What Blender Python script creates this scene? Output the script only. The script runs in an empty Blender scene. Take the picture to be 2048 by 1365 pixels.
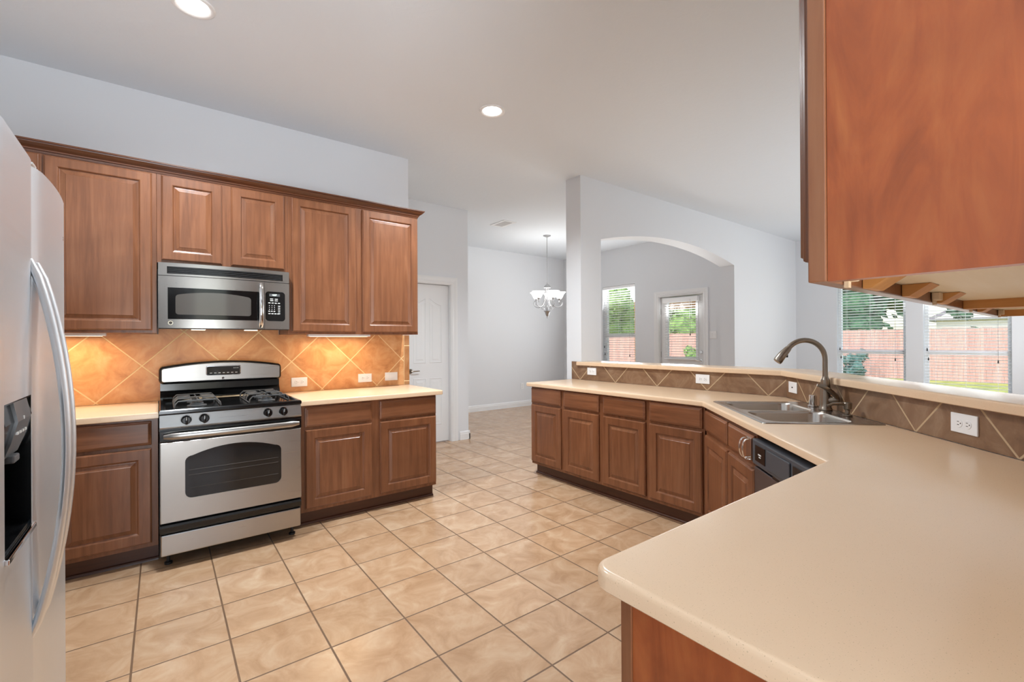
import bpy, bmesh, math, random
from mathutils import Vector, Matrix, Euler
random.seed(7)
sc = bpy.context.scene
COL = sc.collection
PI = math.pi
S2 = math.sqrt(.5)

# ------------------------------------------------------------------ camera
H_CAM = 1.30
F_PX, YAW, PITCH, ROLL, CX = 917.2245, 0.907813, 0.00131101, 0.00551954, 1040.1256
fw = Vector((math.cos(YAW)*math.cos(PITCH), math.sin(YAW)*math.cos(PITCH), math.sin(PITCH)))
rt = Vector((math.sin(YAW), -math.cos(YAW), 0))
dn = -(rt.cross(fw))
r2 = math.cos(ROLL)*rt + math.sin(ROLL)*dn
d2 = -math.sin(ROLL)*rt + math.cos(ROLL)*dn
cam_d = bpy.data.cameras.new('camera')
cam = bpy.data.objects.new('camera', cam_d); COL.objects.link(cam)
m = Matrix.Identity(4)
for i, a in enumerate((r2, -d2, -fw)):
    for k in range(3): m[k][i] = a[k]
m.translation = (0, 0, H_CAM)
cam.matrix_world = m
cam_d.sensor_width = 36; cam_d.sensor_fit = 'HORIZONTAL'
cam_d.lens = 36*F_PX/2048; cam_d.shift_x = (1024-CX)/2048
cam_d.clip_start = .02; cam_d.clip_end = 300
sc.camera = cam

# ------------------------------------------------------------------ colour management, world, light
vs = sc.view_settings
vs.view_transform = 'Standard'; vs.look = 'None'; vs.gamma = 1; vs.use_curve_mapping = False
vs.exposure = 0.66
w = bpy.data.worlds.new('world'); sc.world = w; w.use_nodes = True
wn = w.node_tree.nodes; wl = w.node_tree.links
bg = wn['Background']
sky = wn.new('ShaderNodeTexSky'); sky.sky_type = 'NISHITA'; sky.sun_disc = False
sky.sun_elevation = math.radians(50); sky.sun_rotation = math.radians(250); sky.air_density = 1.2; sky.dust_density = 2.0
wl.new(sky.outputs[0], bg.inputs[0]); bg.inputs[1].default_value = 0.30

def lamp(name, kind, loc, energy, color=(1, 1, 1), target=None, **kw):
    d = bpy.data.lights.new(name, kind); d.energy = energy; d.color = color
    for k, v in kw.items(): setattr(d, k, v)
    o = bpy.data.objects.new(name, d); COL.objects.link(o); o.location = loc
    if target is not None:
        o.rotation_euler = (Vector(target)-Vector(loc)).to_track_quat('-Z', 'Y').to_euler()
    return o
lamp('sun', 'SUN', (0, 0, 20), 1.25, (1, .95, .88), target=(9, -5, 9), angle=math.radians(1.5))
# daylight at the window and patio door openings, plus one added side lamp
DAY = (0.965, 0.985, 1.0)
lamp('living_window_daylight', 'AREA', (8.88, 1.35, 1.45), 9, DAY, target=(0, 1.35, 4.6), shape='RECTANGLE', size=2.0, size_y=1.8, spread=math.radians(150))
lamp('side_fill', 'AREA', (7.3, -.04, 1.5), 42, DAY, target=(7.2, 3, 2.1), shape='RECTANGLE', size=1.8, size_y=1.7)  # added fill for the arch wall; the near wall has no window
lamp('dining_window_daylight', 'AREA', (6.8, 5.65, 1.6), 12.5, DAY, target=(0, 5.65, 3.0), shape='RECTANGLE', size=1.0, size_y=1.5)
lamp('patio_door_daylight', 'AREA', (6.8, 4.4, 1.45), 11, DAY, target=(0, 4.4, 3.0), shape='RECTANGLE', size=.6, size_y=.9)
# added fill lamps out of frame, bounced off the ceilings like a flash
FL = (.90, .97, 1.04)
SB = dict(shape='SQUARE', spread=math.radians(125))
lamp('bounce_fill', 'AREA', (-.55, -2.1, .8), 62, FL, target=(-.2, .0, 3.06), size=1.5, **SB)
lamp('bounce_fill', 'AREA', (4.3, .5, .5), 6, FL, target=(5.2, 1.5, 3.06), size=.8, **SB)

# ------------------------------------------------------------------ node helpers
def srgb(r, g, b):
    f = lambda c: (c/255)/12.92 if c/255 <= .04045 else (((c/255)+.055)/1.055)**2.4
    return (f(r), f(g), f(b), 1)
class NT:
    def __init__(s, name):
        s.m = bpy.data.materials.new(name); s.m.use_nodes = True
        s.t = s.m.node_tree; s.n = s.t.nodes; s.l = s.t.links
        s.b = s.n['Principled BSDF']
    def new(s, t, **kw):
        o = s.n.new(t)
        for k, v in kw.items(): setattr(o, k, v)
        return o
    def link(s, a, b): s.l.new(a, b)
    def val(s, i, v):
        if hasattr(v, 'is_output'): s.link(v, i)
        else: i.default_value = v
    def math(s, op, a, b=None, c=None):
        o = s.new('ShaderNodeMath', operation=op)
        s.val(o.inputs[0], a)
        if b is not None: s.val(o.inputs[1], b)
        if c is not None: s.val(o.inputs[2], c)
        return o.outputs[0]
    def coord(s, kind='Object'):
        return s.new('ShaderNodeTexCoord').outputs[kind]
    def mapping(s, vec, scale=(1, 1, 1), loc=(0, 0, 0)):
        o = s.new('ShaderNodeMapping'); s.link(vec, o.inputs[0])
        s.val(o.inputs['Scale'], scale); s.val(o.inputs['Location'], loc)
        return o.outputs[0]
    def noise(s, vec, scale=5, detail=4, rough=.5, dist=0):
        o = s.new('ShaderNodeTexNoise'); s.link(vec, o.inputs['Vector'])
        o.inputs['Scale'].default_value = scale; o.inputs['Detail'].default_value = detail
        o.inputs['Roughness'].default_value = rough; o.inputs['Distortion'].default_value = dist
        return o.outputs['Fac']
    def ramp(s, fac, stops):
        o = s.new('ShaderNodeValToRGB'); s.link(fac, o.inputs[0])
        e = o.color_ramp.elements
        while len(e) < len(stops): e.new(.5)
        for k, (p, c) in enumerate(stops): e[k].position = p; e[k].color = c
        return o.outputs[0]
    def mix(s, fac, a, b, blend='MIX'):
        o = s.new('ShaderNodeMix', data_type='RGBA', blend_type=blend)
        s.val(o.inputs[0], fac); s.val(o.inputs[6], a); s.val(o.inputs[7], b)
        return o.outputs[2]
    def bump(s, h, strength=.2, dist=.01):
        o = s.new('ShaderNodeBump'); s.link(h, o.inputs['Height'])
        o.inputs['Strength'].default_value = strength; o.inputs['Distance'].default_value = dist
        s.link(o.outputs[0], s.b.inputs['Normal']); return o.outputs[0]
    def set(s, **kw):
        for k, v in kw.items():
            s.val(s.b.inputs[k.replace('_', ' ').title() if k not in ('IOR',) else k], v)
        return s
def plain(name, col, rough=.5, metal=0, **kw):
    t = NT(name); t.val(t.b.inputs['Base Color'], col); t.b.inputs['Roughness'].default_value = rough
    t.b.inputs['Metallic'].default_value = metal
    for k, v in kw.items(): t.b.inputs[k].default_value = v
    return t.m

def mat_paint(name, col, rough, scale, strength):
    t = NT(name); t.b.inputs['Base Color'].default_value = col; t.b.inputs['Roughness'].default_value = rough
    c = t.coord('Object'); n = t.noise(c, scale, 5, .6, .6)
    t.bump(n, strength, .006); return t.m
M = {}
M['wall'] = mat_paint('white_wall_paint', srgb(228, 230, 233), .6, 90, .05)
M['ceiling'] = mat_paint('textured_ceiling_paint', srgb(228, 233, 238), .7, 14, .28)
M['trim'] = plain('white_trim_paint', srgb(236, 236, 236), .35)

def mat_wood(name, grain, c0, c1, c2, rough=.3, blotch=2.2, st=None, dist=.5):
    t = NT(name); c = t.coord('Object')
    rnd = t.new('ShaderNodeObjectInfo').outputs['Random']
    off = t.new('ShaderNodeCombineXYZ'); t.link(t.math('MULTIPLY', rnd, 37.), off.inputs[0]); t.link(t.math('MULTIPLY', rnd, 91.), off.inputs[2])
    add = t.new('ShaderNodeVectorMath', operation='ADD'); t.link(c, add.inputs[0]); t.link(off.outputs[0], add.inputs[1])
    sc_ = {'z': (14, 14, .9), 'x': (.9, 14, 14), 'y': (14, .9, 14)}[grain]
    g1 = t.noise(t.mapping(add.outputs[0], st or sc_), 2.2, 7, .62, dist)
    sc2 = {'z': (120, 120, 4), 'x': (4, 120, 120), 'y': (120, 4, 120)}[grain]
    g2 = t.noise(t.mapping(add.outputs[0], sc2), 2, 3, .5)
    bl = t.noise(add.outputs[0], blotch, 3, .5, .8)
    base = t.ramp(g1, [(.25, c0), (.52, c1), (.8, c2)])
    base = t.mix(t.ramp(bl, [(.3, (0, 0, 0, 1)), (.75, (.55, .55, .55, 1))]), base, c0)
    base = t.mix(t.math('MULTIPLY', g2, .22), base, c0)
    t.link(base, t.b.inputs['Base Color'])
    t.b.inputs['Roughness'].default_value = rough
    t.b.inputs['Coat Weight'].default_value = .1; t.b.inputs['Coat Roughness'].default_value = .25
    t.bump(g2, .03, .002); return t.m
WC = (srgb(101, 61, 38), srgb(137, 87, 57), srgb(155, 107, 75))
M['wood_z'] = mat_wood('stained_maple_vertical', 'z', *WC)
M['wood_x'] = mat_wood('stained_maple_horizontal', 'x', *WC)
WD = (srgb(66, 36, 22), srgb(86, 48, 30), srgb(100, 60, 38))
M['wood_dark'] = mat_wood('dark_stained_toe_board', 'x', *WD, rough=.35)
M['wood_crown'] = mat_wood('dark_stained_moulding', 'x', srgb(72, 38, 20), srgb(100, 56, 30), srgb(122, 70, 38), rough=.3)
M['wood_panel'] = mat_wood('figured_veneer_end_panel', 'z', srgb(112, 54, 28), srgb(166, 86, 44), srgb(190, 112, 60), rough=.36, blotch=5, st=(6, 6, 1.3), dist=1.6)
M['wood_raw'] = mat_wood('unfinished_pine', 'y', srgb(196, 132, 66), srgb(214, 152, 84), srgb(226, 168, 100), rough=.6)
M['wood_ply'] = mat_wood('pale_maple_ply', 'x', srgb(240, 220, 184), srgb(246, 230, 200), srgb(248, 236, 212), rough=.55)

def grid(t, u, v, size, grout):
    """returns grout mask 0/1 (1 on grout), id_u, id_v"""
    uu = t.math('DIVIDE', u, size); vv = t.math('DIVIDE', v, size)
    fu = t.math('ABSOLUTE', t.math('SUBTRACT', t.math('FRACT', t.math('ADD', uu, .5)), .5))
    fv = t.math('ABSOLUTE', t.math('SUBTRACT', t.math('FRACT', t.math('ADD', vv, .5)), .5))
    d = t.math('MULTIPLY', t.math('MINIMUM', fu, fv), size)
    mr = t.new('ShaderNodeMapRange'); t.link(d, mr.inputs[0])
    mr.inputs[1].default_value = grout*.5; mr.inputs[2].default_value = grout*.5+.0015
    mr.inputs[3].default_value = 1; mr.inputs[4].default_value = 0
    return mr.outputs[0], t.math('FLOOR', uu), t.math('FLOOR', vv)
def mat_tile(name, diag, u0, v0, size, grout, cols, gcol, rough, axis='xz', nscale=7, bump=.5):
    t = NT(name); c = t.coord('Object'); sp = t.new('ShaderNodeSeparateXYZ'); t.link(c, sp.inputs[0])
    a = sp.outputs[0]; b = sp.outputs[{'xz': 2, 'xy': 1}[axis]]
    a = t.math('SUBTRACT', a, u0); b = t.math('SUBTRACT', b, v0)
    if diag:
        a, b = t.math('MULTIPLY', t.math('ADD', a, b), S2), t.math('MULTIPLY', t.math('SUBTRACT', a, b), S2)
    mask, iu, iv = grid(t, a, b, size, grout)
    ic = t.new('ShaderNodeCombineXYZ'); t.link(iu, ic.inputs[0]); t.link(iv, ic.inputs[1])
    wn_ = t.new('ShaderNodeTexWhiteNoise'); t.link(ic.outputs[0], wn_.inputs['Vector'])
    sh = t.new('ShaderNodeVectorMath', operation='MULTIPLY_ADD')
    t.link(wn_.outputs['Color'], sh.inputs[0]); sh.inputs[1].default_value = (9, 9, 9); t.link(c, sh.inputs[2])
    n = t.noise(sh.outputs[0], nscale, 6, .62, .9)
    n2 = t.noise(sh.outputs[0], nscale*4, 4, .6, .3)
    col = t.ramp(n, [(.28, cols[0]), (.5, cols[1]), (.72, cols[2])])
    col = t.mix(t.math('MULTIPLY', n2, .3), col, cols[0])
    var = t.math('MULTIPLY_ADD', wn_.outputs['Value'], .12, .94)
    vc = t.new('ShaderNodeCombineXYZ'); [t.link(var, vc.inputs[k]) for k in range(3)]
    col = t.mix(1, col, vc.outputs[0], 'MULTIPLY')
    col = t.mix(mask, col, gcol)
    t.link(col, t.b.inputs['Base Color'])
    t.link(t.math('MULTIPLY_ADD', mask, .4, rough), t.b.inputs['Roughness'])
    hgt = t.math('SUBTRACT', t.math('MULTIPLY', n, .15), mask)
    t.bump(hgt, bump, .002); return t.m
FC = (srgb(172, 134, 100), srgb(194, 158, 124), srgb(210, 181, 150))
M['floor'] = mat_tile('ceramic_floor_tile', False, -.1012, 3.3726, .33272, .006, FC, srgb(112, 84, 60), .21, 'xy', 6)
BC = (srgb(188, 126, 76), srgb(217, 158, 104), srgb(230, 184, 134))  # tile colour raised to carry some of the warm under-cabinet light
GC = srgb(240, 208, 158)
M['splash'] = mat_tile('diagonal_wall_tile', True, .84, 1.145, .336, .006, BC, GC, .38)
M['splash_edge'] = mat_tile('straight_wall_tile', False, 0, .26, .336, .006, (srgb(150, 98, 58), srgb(182, 128, 82), srgb(198, 152, 106)), GC, .38)
PC = (srgb(108, 78, 56), srgb(134, 102, 76), srgb(160, 132, 106))  # same tile as the stove wall, its dimmer light put into the colour
M['splash_pen'] = mat_tile('bar_wall_tile_shaded', True, .47, .895, .338, .006, PC, srgb(190, 164, 130), .35)
M['splash_diag'] = mat_tile('bar_wall_tile_angled_shaded', True, .30, .895, .336, .006, PC, srgb(190, 164, 130), .35)

def mat_counter():
    t = NT('speckled_beige_solid_surface'); c = t.coord('Object')
    n = t.noise(c, 420, 2, .5); n2 = t.noise(c, 2.5, 3, .5)
    base = t.mix(n2, srgb(232, 202, 170), srgb(225, 192, 157))
    base = t.mix(t.ramp(n, [(.66, (0, 0, 0, 1)), (.72, (.5, .5, .5, 1))]), base, srgb(150, 122, 92))
    t.link(base, t.b.inputs['Base Color']); t.b.inputs['Roughness'].default_value = .24
    t.b.inputs['IOR'].default_value = 1.5; return t.m
M['counter'] = mat_counter()
def mat_steel(name, col, rough, axis='x'):
    t = NT(name); c = t.coord('Object')
    sc_ = {'x': (2, 500, 500), 'z': (500, 500, 2), 'y': (500, 2, 500)}[axis]
    n = t.noise(t.mapping(c, sc_), 1, 2, .5)
    t.b.inputs['Metallic'].default_value = 1; t.b.inputs['Base Color'].default_value = col
    t.link(t.math('MULTIPLY_ADD', n, .12, rough-.06), t.b.inputs['Roughness'])
    t.bump(n, .04, .001); return t.m
M['steel'] = mat_steel('brushed_stainless_steel', srgb(172, 168, 163), .3, 'x')
M['steel_z'] = mat_steel('brushed_stainless_door', srgb(232, 237, 242), .42, 'x')
M['steel_sink'] = mat_steel('satin_sink_steel', srgb(190, 186, 180), .25, 'x')
M['nickel'] = plain('brushed_nickel', srgb(148, 138, 126), .3, 1)
M['chrome'] = plain('polished_chrome', srgb(225, 225, 225), .08, 1)
M['pewter'] = plain('grey_pewter_metal', srgb(186, 186, 188), .38, 1)
M['black'] = plain('black_enamel', srgb(14, 14, 15), .14)
M['black_matte'] = plain('black_matte_iron', srgb(26, 26, 27), .45)
M['grate'] = plain('grey_cast_iron', srgb(92, 92, 92), .38, .3)
M['dark_glass'] = plain('dark_oven_glass', srgb(40, 38, 37), .06)
M['mesh_glass'] = plain('grey_microwave_screen', srgb(88, 84, 80), .12)
M['grey_plastic'] = plain('grey_plastic', srgb(88, 90, 92), .35)
M['dw_black'] = plain('charcoal_plastic', srgb(66, 70, 76), .35)
M['steel_dw'] = mat_steel('dark_stainless_front', srgb(124, 117, 120), .38, 'x')
M['white_plastic'] = plain('white_plastic', srgb(240, 240, 240), .3)
M['white_mark'] = plain('white_print', srgb(220, 220, 216), .5)
M['slot'] = plain('dark_slot', srgb(70, 64, 60), .6)
M['blind'] = plain('white_faux_wood_slat', srgb(250, 250, 248), .45)
M['vinyl'] = plain('white_vinyl', srgb(250, 250, 250), .35)
M['cord_black'] = plain('black_cord_tassel', srgb(12, 12, 12), .5)
M['brass_pale'] = plain('pale_plastic_clip', srgb(224, 196, 160), .5)
def mat_glass():
    t = NT('clear_window_glass'); out = t.n['Material Output']
    tr = t.new('ShaderNodeBsdfTransparent'); gl = t.new('ShaderNodeBsdfGlossy'); gl.inputs['Roughness'].default_value = .02
    mx = t.new('ShaderNodeMixShader'); mx.inputs[0].default_value = .06
    t.link(tr.outputs[0], mx.inputs[1]); t.link(gl.outputs[0], mx.inputs[2]); t.link(mx.outputs[0], out.inputs[0]); return t.m
M['glass'] = mat_glass()
def mat_emit(name, col, s):
    t = NT(name); t.b.inputs['Base Color'].default_value = col
    t.b.inputs['Emission Color'].default_value = col; t.b.inputs['Emission Strength'].default_value = s; return t.m
M['lens'] = mat_emit('lit_lamp_lens', (1, .98, .94, 1), 6)
M['shade'] = mat_emit('lit_frosted_glass', (1, .99, .97, 1), 1.6)
M['strip'] = mat_emit('warm_light_diffuser', (1, .84, .6, 1), 1.6)
M['clock'] = mat_emit('lit_clock_digits', (.85, .95, .9, 1), 1.2)
def mat_fence():
    t = NT('red_cedar_boards'); c = t.coord('Object'); sp = t.new('ShaderNodeSeparateXYZ'); t.link(c, sp.inputs[0])
    iy = t.math('FLOOR', t.math('DIVIDE', sp.outputs[1], .14))
    wn_ = t.new('ShaderNodeTexWhiteNoise', noise_dimensions='1D'); t.link(iy, wn_.inputs['W'])
    n = t.noise(t.mapping(c, (1, 14, .8)), 3, 5, .6, .5)
    col = t.ramp(n, [(.25, srgb(180, 130, 120)), (.55, srgb(206, 160, 149)), (.8, srgb(224, 186, 176))])
    v = t.math('MULTIPLY_ADD', wn_.outputs['Value'], .25, .82)
    vc = t.new('ShaderNodeCombineXYZ'); [t.link(v, vc.inputs[k]) for k in range(3)]
    t.link(t.mix(1, col, vc.outputs[0], 'MULTIPLY'), t.b.inputs['Base Color']); t.b.inputs['Roughness'].default_value = .8
    return t.m
M['fence'] = mat_fence()
def mat_noise2(name, a, b, scale, rough=.85):
    t = NT(name); n = t.noise(t.coord('Object'), scale, 5, .6)
    t.link(t.ramp(n, [(.35, a), (.65, b)]), t.b.inputs['Base Color']); t.b.inputs['Roughness'].default_value = rough; return t.m
M['grass'] = mat_noise2('lawn_grass', srgb(128, 142, 62), srgb(176, 178, 92), 3)
M['patio'] = mat_noise2('patio_concrete', srgb(176, 172, 166), srgb(196, 192, 186), 4)
M['leaf_a'] = mat_noise2('dark_green_leaves', srgb(34, 74, 52), srgb(72, 116, 76), 6)
M['leaf_b'] = mat_noise2('mid_green_leaves', srgb(92, 132, 66), srgb(150, 176, 98), 6)
M['leaf_c'] = mat_noise2('blue_green_leaves', srgb(56, 96, 92), srgb(92, 132, 124), 8)
M['bark'] = mat_noise2('tree_bark', srgb(84, 68, 56), srgb(112, 94, 78), 12)
M['siding'] = plain('pale_house_siding', srgb(226, 220, 220), .7)
M['roof'] = mat_noise2('grey_shingles', srgb(120, 116, 128), srgb(150, 146, 158), 8)

# ------------------------------------------------------------------ mesh helpers
class MB:
    def __init__(s): s.v = []; s.f = []; s.sm = []
    def add(s, verts, faces, smooth=False):
        o = len(s.v); s.v += [tuple(v) for v in verts]
        for f in faces: s.f.append([o+i for i in f]); s.sm.append(smooth)
        return s
    def box(s, x0, x1, y0, y1, z0, z1, b=0):
        if b <= 0:
            v = [(x, y, z) for z in (z0, z1) for y in (y0, y1) for x in (x0, x1)]
            s.add(v, [(0, 2, 3, 1), (4, 5, 7, 6), (0, 1, 5, 4), (2, 6, 7, 3), (0, 4, 6, 2), (1, 3, 7, 5)])
        else:
            bm = bmesh.new(); bmesh.ops.create_cube(bm, size=1)
            for v in bm.verts: v.co = Vector(((x0+x1)/2+v.co.x*(x1-x0), (y0+y1)/2+v.co.y*(y1-y0), (z0+z1)/2+v.co.z*(z1-z0)))
            bmesh.ops.bevel(bm, geom=bm.edges[:], offset=b, segments=2, affect='EDGES', profile=.5)
            s.bm(bm)
        return s
    def bm(s, bm, smooth=False, mat=None):
        bm.verts.index_update()
        s.add([(mat @ v.co if mat else v.co) for v in bm.verts], [[v.index for v in f.verts] for f in bm.faces], smooth); bm.free(); return s
    def loops(s, L, cap0=True, cap1=True, closed=True, smooth=False):
        """L: list of equal length vertex loops -> skinned"""
        n = len(L[0]); o = len(s.v); s.v += [tuple(p) for l in L for p in l]
        for i in range(len(L)-1):
            for k in range(n if closed else n-1):
                k2 = (k+1) % n
                s.f.append([o+i*n+k, o+i*n+k2, o+(i+1)*n+k2, o+(i+1)*n+k]); s.sm.append(smooth)
        if cap0: s.f.append([o+k for k in range(n)][::-1]); s.sm.append(False)
        if cap1: s.f.append([o+(len(L)-1)*n+k for k in range(n)]); s.sm.append(False)
        return s
    def tube(s, pts, rad, seg=10, cap=True, flat=1.0, up=None):
        pts = [Vector(p) for p in pts]; n = len(pts)
        rad = rad if isinstance(rad, (list, tuple)) else [rad]*n
        t0 = (pts[1]-pts[0]).normalized()
        u = Vector(up) if up else (Vector((0, 0, 1)) if abs(t0.z) < .9 else Vector((1, 0, 0)))
        L = []
        for i in range(n):
            t = (pts[min(i+1, n-1)]-pts[max(i-1, 0)]).normalized()
            a = (u - t*u.dot(t)).normalized(); b = t.cross(a); u = a
            L.append([pts[i]+(a*math.cos(q)+b*math.sin(q)*flat)*rad[i] for q in [2*PI*k/seg for k in range(seg)]])
        return s.loops(L, cap, cap, True, True)
    def ctube(s, pts, rad, seg=8, n=5, **kw):
        P = [Vector(p) for p in pts]; Q = []; R = []
        rr = rad if isinstance(rad, (list, tuple)) else [rad]*len(P)
        for i in range(len(P)-1):
            a, b, c, d = P[max(i-1, 0)], P[i], P[i+1], P[min(i+2, len(P)-1)]
            for k in range(n):
                t = k/n
                Q.append(.5*((2*b)+(c-a)*t+(2*a-5*b+4*c-d)*t*t+(3*b-a-3*c+d)*t**3)); R.append(rr[i]+(rr[i+1]-rr[i])*t)
        Q.append(P[-1]); R.append(rr[-1])
        return s.tube(Q, R, seg, **kw)
    def lathe(s, prof, center=(0, 0, 0), seg=24, axis='z', cap0=False, cap1=False):
        L = []
        for r, h in prof:
            l = []
            for k in range(seg):
                q = 2*PI*k/seg; c, d = r*math.cos(q), r*math.sin(q)
                p = {'z': (c, d, h), 'y': (c, h, -d), 'x': (h, c, d)}[axis]
                l.append((p[0]+center[0], p[1]+center[1], p[2]+center[2]))
            L.append(l)
        return s.loops(L, cap0, cap1, True, True)
    def build(s, name, mat, parent=None, loc=(0, 0, 0), rotz=0):
        me = bpy.data.meshes.new(name); me.from_pydata(s.v, [], s.f); me.update()
        bm = bmesh.new(); bm.from_mesh(me); bmesh.ops.remove_doubles(bm, verts=bm.verts, dist=1e-6)
        bmesh.ops.recalc_face_normals(bm, faces=bm.faces); bm.to_mesh(me); bm.free()
        o = bpy.data.objects.new(name, me); COL.objects.link(o)
        if any(s.sm):
            for p in me.polygons: p.use_smooth = True
            me.set_sharp_from_angle(angle=math.radians(38))
        me.materials.append(mat if not isinstance(mat, str) else M[mat])
        if parent: o.parent = parent
        o.location = loc; o.rotation_euler = (0, 0, rotz)
        return o
def tag(o, label, cat, group=None, kind=None):
    o['label'] = label; o['category'] = cat
    if group: o['group'] = group
    if kind: o['kind'] = kind
    return o
def thing(name, label, cat, loc=(0, 0, 0), rotz=0, group=None):
    o = bpy.data.objects.new(name, None); COL.objects.link(o); o.empty_display_size = .1
    o.location = loc; o.rotation_euler = (0, 0, rotz); return tag(o, label, cat, group)
def struct(name, mb, mat, parent=None, **kw):
    o = mb.build(name, mat, parent, **kw)
    if not parent: o['kind'] = 'structure'
    return o
def dup(root, loc, rotz, label, group=None):
    r = root.copy(); COL.objects.link(r); r.location = loc; r.rotation_euler = (0, 0, rotz); r['label'] = label
    if group: r['group'] = group
    for ch in list(root.children):
        c = ch.copy(); COL.objects.link(c); c.parent = r
        for g in list(ch.children):
            d = g.copy(); COL.objects.link(d); d.parent = c
    return r
def rect(x0, x1, z0, z1, r=0, n=5, arch=0):
    """rounded rectangle in (x,z), counter-clockwise; arch raises the middle of the top edge"""
    P = []
    for cx, cz, a0 in ((x1-r, z0+r, -PI/2), (x1-r, z1-r, 0), (x0+r, z1-r, PI/2), (x0+r, z0+r, PI)):
        for k in range(n+1):
            a = a0+PI/2*k/n; P.append((cx+r*math.cos(a), cz+r*math.sin(a)))
        if a0 == 0 and arch:
            for k in range(1, 12):
                q = k/12; P.append((x1-r-(x1-x0-2*r)*q, z1+arch*4*q*(1-q)))
    return P
def offset_poly(P, d):
    """offset polygon inwards (ccw) by d with mitres"""
    n = len(P); R = []
    for i in range(n):
        a, b, c = Vector(P[i-1]), Vector(P[i]), Vector(P[(i+1) % n])
        e1, e2 = (b-a).normalized(), (c-b).normalized()
        n1, n2 = Vector((-e1.y, e1.x)), Vector((-e2.y, e2.x))
        k = 1+n1.dot(n2); R.append(tuple(b+(n1+n2)*(d/max(k, .2))))
    return R
def fill(bmh, loops):
    es = []
    for L in loops:
        vv = [bmh.verts.new(p) for p in L]
        es += [bmh.edges.new((vv[i], vv[(i+1) % len(vv)])) for i in range(len(vv))]
    bmesh.ops.triangle_fill(bmh, edges=es, use_beauty=True)
def slab(outer, z0, z1, r=.008, holes=(), seg=4):
    """worktop slab from ccw outline in (x,y) with rounded top arris and optional holes"""
    mb = MB()
    L = [[(x, y, z0) for x, y in offset_poly(outer, .003)], [(x, y, z0+.003) for x, y in outer]]
    for k in range(seg+1):
        a = PI/2*k/seg; o = offset_poly(outer, r*(1-math.cos(a)))
        L.append([(x, y, z1-r+r*math.sin(a)) for x, y in o])
    mb.loops(L, False, False, True, True)
    top = L[-1]; bot = L[0]
    for zz, base in ((z1, top), (z0, bot)):
        b = bmesh.new(); fill(b, [base]+[[(x, y, zz) for x, y in h] for h in holes]); mb.bm(b)
    for h in holes: mb.loops([[(x, y, z0) for x, y in h], [(x, y, z1) for x, y in h]], False, False)
    return mb
def text_mesh(body, size, extrude=0.0004):
    cu = bpy.data.curves.new('text', 'FONT'); cu.body = body; cu.size = size; cu.extrude = extrude
    cu.align_x = 'CENTER'; cu.align_y = 'CENTER'
    o = bpy.data.objects.new('text', cu); COL.objects.link(o)
    dg = bpy.context.evaluated_depsgraph_get(); me = bpy.data.meshes.new_from_object(o.evaluated_get(dg))
    bpy.data.objects.remove(o); bpy.data.curves.remove(cu)
    mb = MB(); mb.add([v.co for v in me.vertices], [list(p.vertices) for p in me.polygons]); bpy.data.meshes.remove(me)
    return mb
def xz_front(mb, x, y, z):   # put a text mesh upright, facing -y
    mb.v = [(x+v[0], y-v[2], z+v[1]) for v in mb.v]; return mb

# ------------------------------------------------------------------ the room shell
CZ = 3.065
YW = 4.14           # stove wall
XE = 6.86           # dining exterior wall
XL = 8.95           # living room window wall
struct('floor', MB().box(-1.15, 9.1, -3.45, 7.4, -.12, 0), 'floor')
struct('ceiling', MB().box(-1.15, 9.1, -3.45, 7.4, CZ, CZ+.12), 'ceiling')
struct('wall_stove', MB().box(-1.15, 1.875, YW, YW+.12, 0, CZ), 'wall')
struct('wall_hall_return', MB().box(1.755, 1.875, YW+.12, 5.283, 0, CZ), 'wall')
struct('wall_left', MB().box(-1.15, -1.03, -3.45, YW, 0, CZ), 'wall')
# hall wall with its door opening
DX0, DX1, DZ = 2.36, 2.985, 2.055
struct('wall_hall', MB().box(1.755, DX0, 5.283, 5.403, 0, CZ).box(DX1, 3.24, 5.283, 5.403, 0, CZ).box(DX0, DX1, 5.283, 5.403, DZ, CZ), 'wall')
struct('wall_hall_side', MB().box(3.12, 3.24, 5.403, 7.24, 0, CZ), 'wall')
struct('wall_closet_back', MB().box(1.755, 3.12, 6.3, 6.4, 0, CZ), 'wall')
struct('wall_dining', MB().box(3.12, 7.02, 7.24, 7.36, 0, CZ), 'wall')
def wall_x(name, x0, x1, y0, y1, holes):
    mb = MB(); ys = y0
    for a, b, z0, z1 in sorted(holes):
        mb.box(x0, x1, ys, a, 0, CZ)
        if z0 > 0: mb.box(x0, x1, a, b, 0, z0)
        mb.box(x0, x1, a, b, z1, CZ); ys = b
    mb.box(x0, x1, ys, y1, 0, CZ); return struct(name, mb, 'wall')
WIN_D = (5.345, 6.13, .50, 2.36)
DOOR_P = (3.985, 4.84, 0, 2.075)
wall_x('wall_exterior_dining', XE, XE+.16, 3.65, 7.24, [WIN_D, DOOR_P])
WIN_1 = (1.895, 2.80, .46, 2.36)
WIN_2 = (.785, 1.69, .46, 2.36)
wall_x('wall_living', XL, XL+.16, -.2, 3.43, [WIN_1, WIN_2])
struct('wall_near', MB().box(.62, 9.11, -.2, -.08, 0, CZ), 'wall')
struct('wall_rear', MB().box(-1.15, -1.03, -3.45, -3.33, 0, CZ).box(-1.03, .9, -3.45, -3.33, 0, .7).box(-1.03, .9, -3.45, -3.33, 2.7, CZ).box(.9, 3, -3.45, -3.33, 0, CZ), 'wall')
struct('wall_rear_side', MB().box(2.9, 3.02, -3.33, -.2, 0, CZ), 'wall')
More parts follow.
